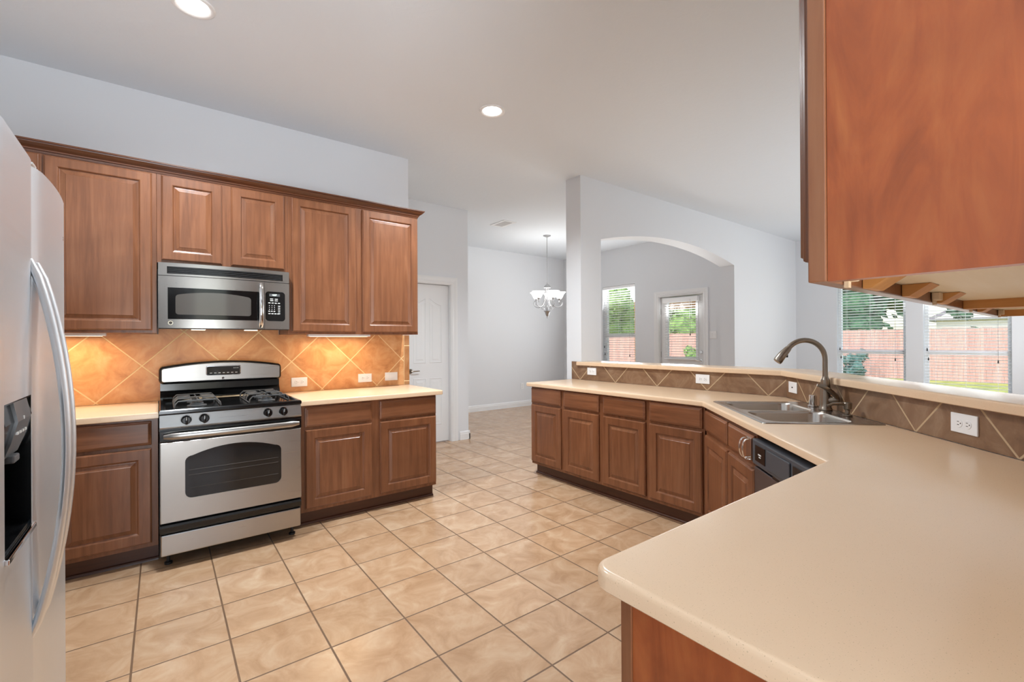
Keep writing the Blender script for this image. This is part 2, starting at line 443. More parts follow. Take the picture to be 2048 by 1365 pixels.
# arched wall
AX0, AX1, AY0, AY1 = 3.50, 9.11, 3.43, 3.65
OX0, OX1, SPR, RISE = 3.815, 6.75, 2.425, .172
def arch_wall():
    mb = MB()
    mb.box(AX0, OX0, AY0, AY1, 0, CZ); mb.box(OX1, AX1, AY0, AY1, 0, CZ)
    n = 40; P = []
    half = (OX1-OX0)/2; R = (half*half+RISE*RISE)/(2*RISE); cx = (OX0+OX1)/2
    for k in range(n+1):
        x = OX0+(OX1-OX0)*k/n; P.append((x, SPR+RISE-R+math.sqrt(R*R-(x-cx)**2)))
    for k in range(n):
        (x0, z0), (x1, z1) = P[k], P[k+1]
        v = [(x0, AY0, z0), (x1, AY0, z1), (x1, AY0, CZ), (x0, AY0, CZ), (x0, AY1, z0), (x1, AY1, z1), (x1, AY1, CZ), (x0, AY1, CZ)]
        mb.add(v, [(0, 1, 2, 3), (5, 4, 7, 6), (0, 4, 5, 1)])
    return mb
o = struct('wall_arch', arch_wall(), 'wall')
# low wall that carries the raised bar
XT = 3.49                      # tile face, straight run
NT_ = 1.475                    # tile face distance along (1,-1)/sqrt2, angled run
def nt(n, t): return ((n+t)*S2, (t-n)*S2)
kx = NT_*math.sqrt(2)          # x - y on the angled tile face
low = [(XT+.01, AY0), (XT+.01, XT+.01-kx-.0), (-.08+kx+.014, -.08), (-.08+kx+.19, -.08), (XT+.14, XT+.14-kx-.19+.0), (XT+.14, AY0)]
def prism(P, z0, z1): return MB().loops([[(x, y, z0) for x, y in P], [(x, y, z1) for x, y in P]])
low = [(XT+.01, AY0), (XT+.01, XT+.01-kx-.014), (kx+.014-.08, -.08), (kx+.19-.08, -.08), (XT+.14, XT+.14-kx-.19), (XT+.14, AY0)]
struct('wall_bar', prism(low, 0, 1.045), 'wall')

# baseboards and door casing
def base_prof(mb, axis, a0, a1, face, sgn):
    pr = [(0, 0), (.016, 0), (.016, .075), (.012, .085), (.012, .098), (.006, .11), (0, .115)]
    L = []
    for a in (a0, a1):
        L.append([((a, face+sgn*d, z) if axis == 'x' else (face+sgn*d, a, z)) for d, z in pr])
    return mb.loops(L)
struct('baseboard_dining', base_prof(MB(), 'x', 3.24, XE, 7.24, -1), 'trim')
struct('baseboard_hall', base_prof(base_prof(MB(), 'x', 3.10, 3.256, 5.283, -1), 'y', 5.267, 5.6, 3.24, 1), 'trim')
struct('baseboard_exterior', base_prof(MB(), 'y', 3.65, 7.24, XE, -1), 'trim')

def casing(mb, x0, x1, z1, y, wd=.085):
    """door casing on a wall facing -y, around opening"""
    pr = [(-.006, 0), (-.006, .008), (.0, .010), (.02, .016), (.03, .012), (wd-.02, .018), (wd, .018), (wd, 0)]
    pts = [(x0, 0), (x0, z1), (x1, z1), (x1, 0)]
    dirs = [(-1, 0), (-1, 1), (1, 1), (1, 0)]
    L = [[(p[0]+d[0]*k, y-h, p[1]+d[1]*k) for k, h in pr] for p, d in zip(pts, dirs)]
    return mb.loops(L)
struct('trim_1', casing(MB(), DX0, DX1, DZ, 5.283).box(DX0, DX0+.012, 5.283, 5.40, 0, DZ).box(DX1-.012, DX1, 5.283, 5.40, 0, DZ).box(DX0, DX1, 5.283, 5.40, DZ-.012, DZ), 'trim')

def panel_ring(mb, P, y0, prof):
    """raised field: loops from outline P (ccw x,z) with (inset, y) profile, capped"""
    L = [[(x, y0+dy, z) for x, z in offset_poly(P, ins)] for ins, dy in prof]
    return mb.loops(L, False, True)
def door_hall():
    d = bpy.data.objects.new('door_1', None); COL.objects.link(d); d['kind'] = 'structure'; d.location = (DX0+.014, 5.335, .012)
    W, Hh = DX1-DX0-.028, DZ-.03
    b = MB().box(0, W, 0, .035, 0, Hh, .002)
    s = b.build('door_slab', 'trim', d)
    for x0, x1 in ((.10, .10+.175), (W-.275, W-.10)):
        left = x0 < .2
        zt = 1.86
        P = [(x0, 1.02), (x1, 1.02), (x1, zt-.0 if left else zt-.09), ((x0+x1)/2, zt-.045), (x0, zt-.09 if left else zt)]
        P = [(x0, 1.02), (x1, 1.02)]+[(x1-(x1-x0)*q, (zt-.09)+.09*((1-q)**1.5 if left else q**1.5)) for q in [k/8 for k in range(9)]]
        panel_ring(MB(), P, 0, [(0, .0), (.008, -.005), (.016, .001), (.03, .001), (.05, -.004)]).build('door_panel', 'trim', s)
        P = [(x0, .22), (x1, .22), (x1, .83), (x0, .83)]
        panel_ring(MB(), P, 0, [(0, .0), (.008, -.005), (.016, .001), (.03, .001), (.05, -.004)]).build('door_panel', 'trim', s)
    h = MB(); h.lathe([(.0, -.012), (.028, -.012), (.03, -.006), (.03, 0)], (.055, 0, .925), 20, 'y')
    h.tube([(.055, -.01, .925), (.055, -.045, .925), (.075, -.052, .925), (.16, -.05, .927)], [.009, .009, .009, .006], 8)
    h.build('lever_handle', 'nickel', d)
door_hall()

# ------------------------------------------------------------------ windows and blinds
def window(idx, xin, spec):
    y0, y1, z0, z1 = spec
    r = bpy.data.objects.new('window_%d' % idx, None); COL.objects.link(r); r['kind'] = 'structure'; r.location = (xin, (y0+y1)/2, z0)
    W, Hh = y1-y0, z1-z0
    hw = W/2; rail = 1.10-z0 if idx < 3 else 1.405-z0
    f = MB(); xo = .075
    f.box(xo, xo+.06, -hw, -hw+.045, 0, Hh).box(xo, xo+.06, hw-.045, hw, 0, Hh).box(xo, xo+.06, -hw+.045, hw-.045, 0, .05).box(xo, xo+.06, -hw+.045, hw-.045, Hh-.045, Hh)
    f.build('window_frame', 'vinyl', r)
    MB().box(xo-.01, xo+.045, -hw+.045, hw-.045, rail-.03, rail+.03, .004).build('meeting_rail', 'vinyl', r)
    MB().box(xo+.02, xo+.024, -hw+.045, hw-.045, rail+.03, Hh-.045).box(xo+.012, xo+.016, -hw+.045, hw-.045, .05, rail-.03).build('window_glass', 'glass', r)
    MB().box(-.02, xo, -hw, hw, -.02, 0, .003).build('window_sill', 'trim', r)
    return r
window(1, XL, WIN_1); window(2, XL, WIN_2); window(3, XE, WIN_D)
def blind(xc, y0, y1, ztop, zbot, label, pitch=.0445, wand=True, sw=.049, tilt=.17):
    W = y1-y0
    t = thing('window_blind', label, 'blind', (xc, (y0+y1)/2, zbot), 0, 'white slatted window blinds')
    hw = W/2; Hh = ztop-zbot
    MB().box(-.028, .028, -hw, hw, Hh-.05, Hh, .003).build('head_rail', 'vinyl', t)
    s = MB(); z = .05
    while z < Hh-.06:
        c = z
        n = 4
        pr = [(-sw/2+sw*k/n, c+.003*(1-((k-n/2)/(n/2))**2)-tilt*(k/n-.5)*sw) for k in range(n+1)]
        pr = pr+[(x, zz-.0028) for x, zz in reversed(pr)]
        s.loops([[(x, -hw+.004, zz) for x, zz in pr], [(x, hw-.004, zz) for x, zz in pr]])
        z += pitch
    s.build('slats', 'blind', t)
    MB().box(-.024, .024, -hw+.003, hw-.003, 0, .016, .003).build('bottom_rail', 'vinyl', t)
    l = MB()
    for q in (-.36, 0, .36) if W > .7 else (-.3, .3):
        for xx in (-.024, .024): l.box(xx-.0008, xx+.0008, q*W-.001, q*W+.001, .01, Hh-.04)
    l.build('ladder_cord', 'vinyl', t)
    if wand:
        ends = [(hw-.035, .66), (hw-.05, .52), (-hw+.12, .50)]
        for yy, dz in ends:
            zz = max(.06, dz)
            MB().tube([(-.032, yy, Hh-.03), (-.032, yy, zz+.03)], .0012, 5).build('pull_cord', 'cord_black' if yy < 0 else 'vinyl', t)
            MB().lathe([(.001, .045), (.006, .035), (.009, 0), (.001, -.002)], (-.032, yy, zz), 8).build('cord_tassel', 'cord_black', t)
    return t
blind(XL+.034, WIN_1[0]+.008, WIN_1[1]-.008, 2.355, WIN_1[2]+.01, 'white blind in the left living room window, right above the kitchen faucet')
blind(XL+.034, WIN_2[0]+.008, WIN_2[1]-.008, 2.355, WIN_2[2]+.01, 'white blind in the right living room window, lawn behind its lowest slats')
blind(XE+.034, WIN_D[0]+.008, WIN_D[1]-.008, 2.355, WIN_D[2]+.01, 'white blind in the dining window seen left of the glazed door through the arch')

# glazed patio door
def patio_door():
    y0, y1, _, z1 = DOOR_P
    d = bpy.data.objects.new('door_2', None); COL.objects.link(d); d['kind'] = 'structure'; d.location = (XE+.05, y0+.02, .012)
    W, Hh = y1-y0-.04, z1-.035
    g0, g1, h0, h1 = .135, W-.135, 1.0, 1.98
    b = MB().box(0, .04, 0, g0, 0, Hh).box(0, .04, g1, W, 0, Hh).box(0, .04, g0, g1, 0, h0).box(0, .04, g0, g1, h1, Hh)
    s = b.build('door_slab', 'trim', d)
    fr = MB()
    for (a, b_, c, e) in ((g0-.03, g0+.012, h0-.03, h1+.03), (g1-.012, g1+.03, h0-.03, h1+.03), (g0, g1, h0-.03, h0+.012), (g0, g1, h1-.012, h1+.03)):
        fr.box(-.012, 0, a, b_, c, e, .003)
    fr.build('glazing_frame', 'vinyl', s)
    MB().box(.018, .022, g0, g1, h0, h1).build('door_glass', 'glass', s)
    P = [(W-.12, .2), (.12, .2), (.12, .86), (W-.12, .86)]
    L = [[(x_, a, b2) for a, b2 in offset_poly(P[::-1], ins)] for ins, x_ in ((0, 0), (.01, -.008), (.02, .0), (.05, -.004))]
    MB().loops(L, False, True).build('door_panel', 'trim', s)
    MB().lathe([(0, -.022), (.024, -.02), (.03, -.012), (.03, 0)], (0, .055, 1.10), 18, 'x').build('deadbolt', 'chrome', d)
    k = MB(); k.lathe([(0, -.014), (.028, -.012), (.031, 0)], (0, .055, .955), 18, 'x')
    k.tube([(-.012, .055, .955), (-.048, .055, .955), (-.052, .075, .96), (-.05, .16, .975)], [.009, .009, .009, .006], 8)
    k.build('lever_handle', 'chrome', d)
    hg = MB()
    for z in (.2, 1.0, 1.75): hg.box(-.006, .01, W+.001, W+.012, z, z+.1)
    hg.build('hinge', 'nickel', d)
    # casing
    mb = casing(MB(), 0, y1-y0, z1, 0, .08)
    mb.v = [(XE+v[1], y1-v[0], v[2]) for v in mb.v]
    mb.box(XE, XE+.16, y0, y0+.018, 0, z1).box(XE, XE+.16, y1-.018, y1, 0, z1).box(XE, XE+.16, y0, y1, z1-.018, z1)
    struct('trim_2', mb, 'trim')
patio_door()
bd = blind(XE+.012, 4.105, 4.725, 2.03, .985, 'small white blind hung on the glazed patio door beyond the arch', .042, False, .036)
MB().box(-.035, .032, -.33, .33, .965, 1.045, .004).build('valance', 'vinyl', bd)
MB().tube([(-.034, -.2, 1.0), (-.034, -.2, .42)], .0015, 5).build('pull_cord', 'cord_black', bd)
MB().lathe([(.001, .04), (.008, .03), (.01, 0), (.001, -.002)], (-.034, -.2, .40), 8).build('cord_tassel', 'cord_black', bd)

# ------------------------------------------------------------------ cabinets
def raised_door(par, x0, x1, z0, z1, fr=.058, y=0):
    T = .02
    P = rect(x0, x1, z0, z1)[::6]
    P = [(x0, z0), (x1, z0), (x1, z1), (x0, z1)]
    L = [(0, 0), (0, -.011), (.002, -.0145), (.006, -.0165), (.008, -T), (fr, -T), (fr+.004, -T+.002), (fr+.006, -T+.006), (fr+.008, -T+.009)]
    mb = MB().loops([[(x, y+d, z) for x, z in offset_poly(P, i)] for i, d in L], True, False)
    d = mb.build('door', 'wood_z', par)
    L = [(fr+.008, -T+.009), (fr+.012, -T+.0105), (fr+.016, -T+.010), (fr+.036, -T+.003), (fr+.038, -T+.001)]
    MB().loops([[(x, y+dd, z) for x, z in offset_poly(P, i)] for i, dd in L], False, True).build('raised_panel', 'wood_z', d)
    return d
def drawer_front(par, x0, x1, z0, z1, name='drawer'):
    P = [(x0, z0), (x1, z0), (x1, z1), (x0, z1)]
    L = [(0, 0), (0, -.011), (.003, -.014), (.008, -.0155), (.014, -.0195), (.017, -.02)]
    return MB().loops([[(x, d, z) for x, z in offset_poly(P, i)] for i, d in L]).build(name, 'wood_x', par)
TOE = .105; CTOP = .858
def base_cabinet(label, loc, rotz, W, D, doors, group='stained wooden base cabinets', end=None, dz=(.13, .685), wz=(.705, .845), shoe=True, x_toe=(0, 0), ctop=None):
    t = thing('base_cabinet', label, 'cabinet', loc, rotz, group)
    MB().box(0, W, .02, D, TOE, ctop or CTOP).build('carcass', 'wood_z', t)
    MB().box(0, W, 0, .02, TOE, CTOP, .001).build('face_frame', 'wood_z', t)
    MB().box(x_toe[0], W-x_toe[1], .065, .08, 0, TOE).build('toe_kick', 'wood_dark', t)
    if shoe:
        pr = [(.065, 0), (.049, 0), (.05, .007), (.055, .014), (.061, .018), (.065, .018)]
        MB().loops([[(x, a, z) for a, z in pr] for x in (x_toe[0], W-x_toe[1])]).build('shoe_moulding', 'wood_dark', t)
    for x0, x1 in doors:
        raised_door(t, x0, x1, *dz); drawer_front(t, x0, x1, *wz)
    return t
YF = 3.475
base_cabinet('wooden base cabinet between the refrigerator and the gas range', (-.82, YF, 0), 0, .80, .64, [(.03, .30), (.335, .77)])
base_cabinet('two-door wooden base cabinet right of the gas range under the short counter', (.748, YF, 0), 0, 1.062, .64, [(.04, .515), (.578, 1.058)])
XF = 2.875
base_cabinet('wooden base cabinet at the free end of the long counter, farthest from the sink', (XF, 3.497, 0), -PI/2, .912, .60, [(.008, .427), (.465, .889)], x_toe=(.0, 0))
base_cabinet('wooden base cabinet on the long counter just left of the angled corner', (XF, 2.585, 0), -PI/2, .918, .60, [(.025, .443), (.48, .905)])
ND = .862
def P3(n, t, z=0): x, y = nt(n, t); return (x, y, z)
T0 = 3.204
sinkcab = base_cabinet('angled wooden sink cabinet beside the dishwasher, chrome bracket on it', P3(ND, T0), -.75*PI, .872, .55, [(.022, .465), (.49, .862)], dz=(.13, .672), wz=(.70, .835), ctop=.70)
# near run, seen from its end
YN = .53
def near_cabinet():
    t = thing('base_cabinet', 'wooden base cabinet with plain end panel under the near counter corner', 'cabinet', (1.70, YN, 0), PI, 'stained wooden base cabinets')
    W = 1.70-.642
    MB().box(0, W, .02, .605, TOE, CTOP).build('carcass', 'wood_z', t)
    MB().box(0, W+.006, 0, .022, TOE, CTOP, .001).build('face_frame', 'wood_z', t)
    MB().box(W-.004, W+.002, .0225, .605, 0, CTOP).build('end_panel', 'wood_panel', t)
    MB().box(0, W-.01, .065, .08, 0, TOE).build('toe_kick', 'wood_dark', t)
    raised_door(t, .10, .54, .13, .685); drawer_front(t, .10, .54, .705, .845)
    raised_door(t, .58, 1.03, .13, .685); drawer_front(t, .58, 1.03, .705, .845)
near_cabinet()
# filler between dishwasher and near run
tag(MB().box(0, .10, 0, .02, TOE, CTOP).build('filler_panel', 'wood_z', None, P3(ND, 1.722), -.75*PI), 'narrow wooden filler strip right of the dishwasher in the inner corner', 'filler panel')

# towel bracket hooked on the right false drawer front
def towel_bracket():
    t = thing('towel_bracket', 'small chrome bracket with two arched straps hooked beside the dishwasher', 'towel bracket', P3(ND, T0-.80), -.75*PI)
    for x in (0, .042):
        s = MB(); pts = []
        for k in range(13):
            a = -PI/2+PI*k/12
            pts.append((x, -.024-.036*max(0, math.cos(a))**.6, .768+.05*math.sin(a)))
        s.tube(pts, .008, 8, True, .35, up=(1, 0, 0)); s.build('strap', 'chrome', t)
    MB().box(-.012, .056, -.0235, -.0205, .716, .822, .001).build('back_plate', 'chrome', t)
towel_bracket()

# ------------------------------------------------------------------ wall cabinets on the stove wall
YU = 3.80; UB, UT = 1.368, 2.43
def wall_cabinet(label, loc, rotz, W, zb, zt, doors, D=.335):
    t = thing('wall_cabinet', label, 'cabinet', loc, rotz, 'stained wooden wall cabinets')
    MB().box(0, W, .02, D, 0, zt-zb).build('carcass', 'wood_z', t)
    MB().box(0, W, 0, .0205, 0, zt-zb, .001).build('face_frame', 'wood_z', t)
    for x0, x1 in doors: raised_door(t, x0, x1, .018, zt-zb-.03, .056)
    return t
wall_cabinet('single-door wooden wall cabinet beside the refrigerator, left of the microwave', (-.80, YU, UB), 0, .775, UB, UT, [(.045, .245), (.262, .752)])
wall_cabinet('short two-door wooden wall cabinet directly above the microwave', (-.024, YU, 1.828), 0, .772, 1.828, UT, [(.024, .357), (.41, .748)])
wall_cabinet('tall two-door wooden wall cabinet right of the microwave', (.749, YU, UB), 0, 1.058, UB, UT, [(.026, .506), (.56, 1.05)])
def crown(label, path, zb, mat='wood_crown'):
    pr = [(0, 0), (.004, 0), (.006, .012), (.012, .014), (.013, .022), (.03, .034), (.042, .046), (.044, .052), (.05, .053), (.05, .062), (0, .062)]
    L = []
    for (x, y), (dx, dy) in path: L.append([(x+dx*d, y+dy*d, zb+h) for d, h in pr])
    return tag(MB().loops(L).build('crown_moulding', mat), label, 'moulding')
crown('dark wooden crown moulding along the tops of the stove wall cabinets', [((-.80, YU), (0, -1)), ((1.807, YU), (1, -1)), ((1.807, YW), (1, 0))], 2.408)
# under-cabinet lights
for x0, x1, lab in ((-.62, -.28, 'slim lit strip light under the wall cabinet beside the refrigerator'), (.92, 1.42, 'slim lit strip light under the tall wall cabinet right of the microwave')):
    t = thing('under_cabinet_light', lab, 'light', ((x0+x1)/2, 3.95, UB), 0, 'strip lights under the stove wall cabinets')
    hw = (x1-x0)/2
    MB().box(-hw, hw, -.03, .03, -.018, 0, .002).build('light_housing', 'white_plastic', t)
    MB().box(-hw+.02, hw-.02, -.022, .022, -.0195, -.0175).build('light_diffuser', 'strip', t)
    l = lamp('strip_lamp', 'AREA', (0, 0, -.022), 1.45, (1, .72, .42), shape='RECTANGLE', size=2*hw-.05, size_y=.04); l.parent = t

# near wall cabinets, upper right of the picture
def near_upper(label, x0, x1, end_panel):
    W = x1-x0; zb = 1.372; Hh = 1.08
    t = thing('wall_cabinet', label, 'cabinet', (x1, .232, zb), PI, 'near wall cabinets')
    MB().box(.018, W-.018, .02, .308, .02, Hh).build('carcass', 'wood_ply', t)
    MB().box(0, W+(.004 if end_panel else 0), 0, .020, 0, Hh, .0015).build('face_frame', 'wood_z', t)
    MB().box(W-.018, W, .0205, .31, 0, Hh).build('side_panel', 'wood_panel' if end_panel else 'wood_raw', t)
    MB().box(0, .018, .0205, .31, 0, Hh).build('side_panel', 'wood_raw', t)
    MB().box(.018, W-.018, .296, .31, 0, .0195).build('hanging_rail', 'wood_raw', t)
    n = 2; dw = (W-.05)/n
    for k in range(n): raised_door(t, .02+k*(dw+.01), .02+k*(dw+.01)+dw, .03, Hh-.03)
    for q in (.16, .36, .60) if end_panel else (.2,):
        a = W-q-.03; b = W-q+.03
        c = MB(); v = [(a, .021, 0), (b, .021, 0), (b, .021, .0195), (a, .021, .0195), (a, .058, .0195), (b, .058, .0195), (b, .030, 0), (a, .030, 0)]
        c.add(v, [(0, 1, 2, 3), (0, 7, 6, 1), (7, 4, 5, 6), (3, 2, 5, 4), (0, 3, 4, 7), (1, 6, 5, 2)]); c.build('corner_block', 'wood_raw', t)
    for q in (.06, .55):
        c = MB().box(W-q-.012, W-q+.012, .021, .034, .004, .0195, .002).box(W-q-.005, W-q+.005, .021, .026, -.004, .006); c.build('clip', 'brass_pale', t)
    return t
near_upper('large wooden wall cabinet with figured end panel hanging over the near counter', .646, 1.525, True)
near_upper('second near wall cabinet, mostly hidden behind the large one', 1.526, 2.13, False)

# ------------------------------------------------------------------ worktops
CT = .895; CB = .8595
tag(slab([(-.82, 3.437), (-.0175, 3.437), (-.0175, 4.125), (-.82, 4.125)], CB, CT).build('worktop', 'counter'), 'beige speckled counter piece between the refrigerator and the range', 'counter')
def rc(x, y, r, a0, n=5): return [(x+r*math.cos(a0+PI/2*k/n), y+r*math.sin(a0+PI/2*k/n)) for k in range(n+1)]
tag(slab([(.75, 3.437)]+rc(1.865-.02, 3.437+.02, .02, -PI/2)+[(1.865, 4.125), (.75, 4.125)], CB, CT).build('worktop', 'counter'), 'short beige counter piece right of the gas range', 'counter')
SN0, SN1, ST0, ST1 = .893, 1.452, 2.352, 3.178
cut = [nt(SN0+.02, ST0+.02), nt(SN1-.02, ST0+.02), nt(SN1-.02, ST1-.02), nt(SN0+.02, ST1-.02)]
kf = .832*math.sqrt(2)
yd = .585
outer = [(.61, -.08)]+[(kx-.08, -.08), (XT, XT-kx), (XT, 3.55)]+rc(2.843+.012, 3.55-.012, .012, PI/2)+[(2.843, 2.843-kf), (yd+kf, yd)]+rc(.61+.045, yd-.045, .045, PI/2, 8)
tag(slab(outer, CB, CT, .011, [cut]).build('worktop', 'counter'), 'long beige speckled counter wrapping from the near corner past the sink', 'counter')
# tile on the stove wall
bs = MB().box(-.82, 1.815, 4.127, YW-.001, CT+.0005, UB-.001).box(-.02, .745, 4.127, YW-.001, UB-.001, 1.42).build('tile_backsplash', 'splash')
tag(bs, 'tan diagonal tile backsplash on the stove wall behind the range', 'backsplash')
MB().box(0, .055, -.013, -.001, CT+.0005, UB-.001).build('edge_tile', 'splash_edge', bs, (1.817, YW, 0))
# tile on the bar wall: straight run and angled run
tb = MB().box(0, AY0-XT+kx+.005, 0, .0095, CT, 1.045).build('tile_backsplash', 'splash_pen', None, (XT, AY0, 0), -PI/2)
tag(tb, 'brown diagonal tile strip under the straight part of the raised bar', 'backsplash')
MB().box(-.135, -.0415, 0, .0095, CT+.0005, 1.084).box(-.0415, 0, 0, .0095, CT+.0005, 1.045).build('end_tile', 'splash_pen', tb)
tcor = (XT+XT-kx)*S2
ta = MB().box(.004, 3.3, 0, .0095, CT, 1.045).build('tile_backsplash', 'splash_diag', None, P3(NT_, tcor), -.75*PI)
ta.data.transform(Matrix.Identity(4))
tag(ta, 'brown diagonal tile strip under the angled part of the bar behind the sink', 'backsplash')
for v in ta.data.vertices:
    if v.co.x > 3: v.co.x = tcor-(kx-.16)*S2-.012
# raised bar top
XB = 3.465; NB = 1.44; kb = NB*math.sqrt(2)
bar = [(kb-.07, -.07), (kb+.26*math.sqrt(2)-.07, -.07), (XB+.30, XB+.30-kb-.26*math.sqrt(2)), (XB+.30, AY0-.001), (AX0-.0, AY0-.001), (AX0-.002, AY0+.04), (XB, AY0+.04), (XB, XB-kb)]
bar = [(kb-.07, -.07), (kb+.27*math.sqrt(2)-.07, -.07), (XB+.30, XB+.30-kb-.27*math.sqrt(2)), (XB+.30, AY0-.002), (XT+.005, AY0-.002), (XT-.004, AY0+.04), (XB, AY0+.04), (XB, XB-kb)]
tag(slab(bar, 1.046, 1.085, .011).build('bar_top', 'counter'), 'raised beige bar ledge along the low wall behind the sink', 'counter')

# ------------------------------------------------------------------ sink and its fittings
def sink():
    t = thing('kitchen_sink', 'stainless double bowl sink set diagonally in the corner counter', 'sink', P3(SN0, ST1, CT), -.75*PI)
    W = ST1-ST0; D = SN1-SN0
    O = rect(0, W, 0, D, .02, 4)
    b1 = rect(.045, .40, .05, .455, .07, 6); b2 = rect(.43, W-.045, .05, .455, .07, 6)
    mb = MB()
    prof = [(0, .0005), (.002, .004), (.008, .0055), (.016, .004), (.02, .0035)]
    L = [[(x, y, h) for x, y in offset_poly(O, i)] for i, h in prof]
    mb.loops(L, False, False, True, True)
    z = .0035; bb = bmesh.new(); fill(bb, [L[-1], [(x, y, z) for x, y in b1], [(x, y, z) for x, y in b2]]); mb.bm(bb)
    mb.build('sink_rim', 'steel_sink', t)
    for B in (b1, b2):
        prof = [(0, z), (.003, z-.004), (.006, z-.012), (.012, -.13), (.02, -.155), (.04, -.165), (.10, -.168)]
        b = MB().loops([[(x, y, h) for x, y in offset_poly(B, i)] for i, h in prof], False, True, True, True).build('sink_bowl', 'steel_sink', t)
        cx = sum(p[0] for p in B)/len(B); cy = sum(p[1] for p in B)/len(B)
        MB().lathe([(0, -.166), (.03, -.166), (.042, -.164), (.045, -.167)], (cx, cy, 0), 20).build('drain', 'chrome', b)
sink()
def at_deck(n, t): return P3(n, t, CT+.0058)
def faucet():
    t = thing('faucet', 'tall brushed nickel gooseneck faucet with side lever at the sink', 'faucet', at_deck(1.41, 2.815), -.75*PI)
    b = MB().lathe([(0, 0), (.034, 0), (.034, .008), (.030, .014), (.028, .03), (.026, .09), (.0235, .15), (.0225, .165), (.0225, .172), (.019, .178), (.0165, .19), (.0, .19)], seg=24)
    b.build('faucet_body', 'nickel', t)
    pts = [(0, 0, .185), (0, 0, .29)]; R = .108
    for k in range(1, 17):
        a = PI*k/16*.80; pts.append((0, -R+R*math.cos(a), .29+R*math.sin(a)))
    rad = [.0145]*len(pts)
    MB().tube(pts, rad, 14, up=(1, 0, 0)).build('spout', 'nickel', t)
    p = Vector(pts[-1]); d = (Vector(pts[-1])-Vector(pts[-2])).normalized()
    h = [p, p+d*.012, p+d*.05+Vector((0, -.001, 0)), p+d*.09+Vector((0, 0, -.004)), p+d*.098+Vector((0, 0, -.004))]
    MB().tube(h, [.0165, .0185, .0225, .0245, .022], 14, up=(1, 0, 0)).build('spray_head', 'nickel', t)
    q = p+d*.045
    MB().box(-.006, .006, q.y+.012, q.y+.024, q.z-.02, q.z+.012, .002).build('spray_button', 'black_matte', t)
    # lever on the near side of the body
    l = MB().tube([(.008, .012, .056), (.03, .045, .062), (.036, .053, .063)], [.021, .021, .017], 14)
    l.ctube([(.03, .05, .064), (.044, .034, .082), (.053, .0, .112), (.054, -.035, .134), (.05, -.068, .146)], [.012, .0155, .0135, .012, .008], 10, flat=.75)
    l.build('lever_handle', 'nickel', t)
faucet()
t = thing('air_gap_cap', 'small chrome cylinder cap on the sink deck left of the faucet', 'air gap', at_deck(1.41, 2.955))
MB().lathe([(0, 0), (.028, 0), (.028, .006), (.021, .01), (.021, .064), (.017, .069), (0, .069)], seg=20).build('cap', 'chrome', t)
def soap():
    t = thing('soap_dispenser', 'short nickel soap dispenser with curved spout right of the faucet', 'soap dispenser', at_deck(1.41, 2.60), -.75*PI)
    MB().lathe([(0, 0), (.022, 0), (.022, .006), (.011, .012), (.011, .03), (.019, .036), (.021, .066), (.018, .07), (0, .07)], seg=18).build('pump_body', 'nickel', t)
    MB().tube([(0, 0, .055), (.0, -.03, .062), (0, -.07, .062), (0, -.10, .05)], [.009, .009, .008, .006], 10).build('spout', 'nickel', t)
soap()

# ------------------------------------------------------------------ dishwasher
def dishwasher():
    t = thing('dishwasher', 'black and steel dishwasher under the angled counter beside the sink cabinet', 'dishwasher', P3(ND, 2.322), -.75*PI)
    W = .595
    MB().box(0, W, .03, .58, .1, .858).build('tub', 'black_matte', t)
    MB().box(.005, W-.005, -.02, .03, .115, .70, .004).build('door', 'steel_dw', t)
    p = MB().box(0, W, -.028, .03, .712, .832, .006).build('control_panel', 'dw_black', t)
    MB().box(.04, .155, -.0305, -.027, .735, .812, .002).build('button_panel', 'black', p)
    MB().box(.18, .40, -.034, -.027, .728, .815, .004).build('latch_handle', 'dw_black', p)
    MB().box(.42, .56, -.0305, -.027, .735, .812, .002).build('button_panel', 'black', p)
    mk = MB().box(.08, .115, -.0312, -.0302, .768, .774).box(.088, .11, -.0312, -.0302, .758, .763)
    for k in range(4): mk.box(.44+.026*k, .455+.026*k, -.0312, -.0302, .775, .780).box(.44+.026*k, .448+.026*k, -.0312, -.0302, .752, .758)
    mk.build('panel_marking', 'white_mark', p)
    MB().box(.22, .40, -.024, -.0, .70, .714).build('vent', 'black', t)
    MB().box(.02, W-.02, .05, .07, .005, .1).build('toe_panel', 'black_matte', t)
dishwasher()

# ------------------------------------------------------------------ gas range
def disc_badge(r, y, name='badge'):
    mb = MB().lathe([(0, -.002), (r*.98, -.002), (r, -.0012), (r, 0)], (0, y, 0), 24, 'y')
    return mb
def badge(par, x, y, z, r, dark='slot', lite='chrome'):
    b = MB().lathe([(0, -.002), (r, -.0015), (r, 0)], (x, y, z), 24, 'y').build('badge', dark, par)
    m_ = MB(); m_.lathe([(r*.78, -.0026), (r*.98, -.0026), (r, -.001), (r*.76, -.001), (r*.78, -.0026)], (x, y, z), 24, 'y')
    pts = [(x-.35*r+.22*r*math.cos(a), y-.0028, z+.35*r*math.sin(a)) for a in [PI*.2+1.6*PI*k/12 for k in range(13)]]
    m_.tube(pts, r*.07, 5)
    pts = [(x+.28*r+.2*r*math.cos(a), y-.0028, z+.3*r*math.sin(a)) for a in [PI*.15+1.7*PI*k/12 for k in range(13)]]
    m_.tube(pts, r*.07, 5)
    m_.build('badge_emblem', lite, b); return b
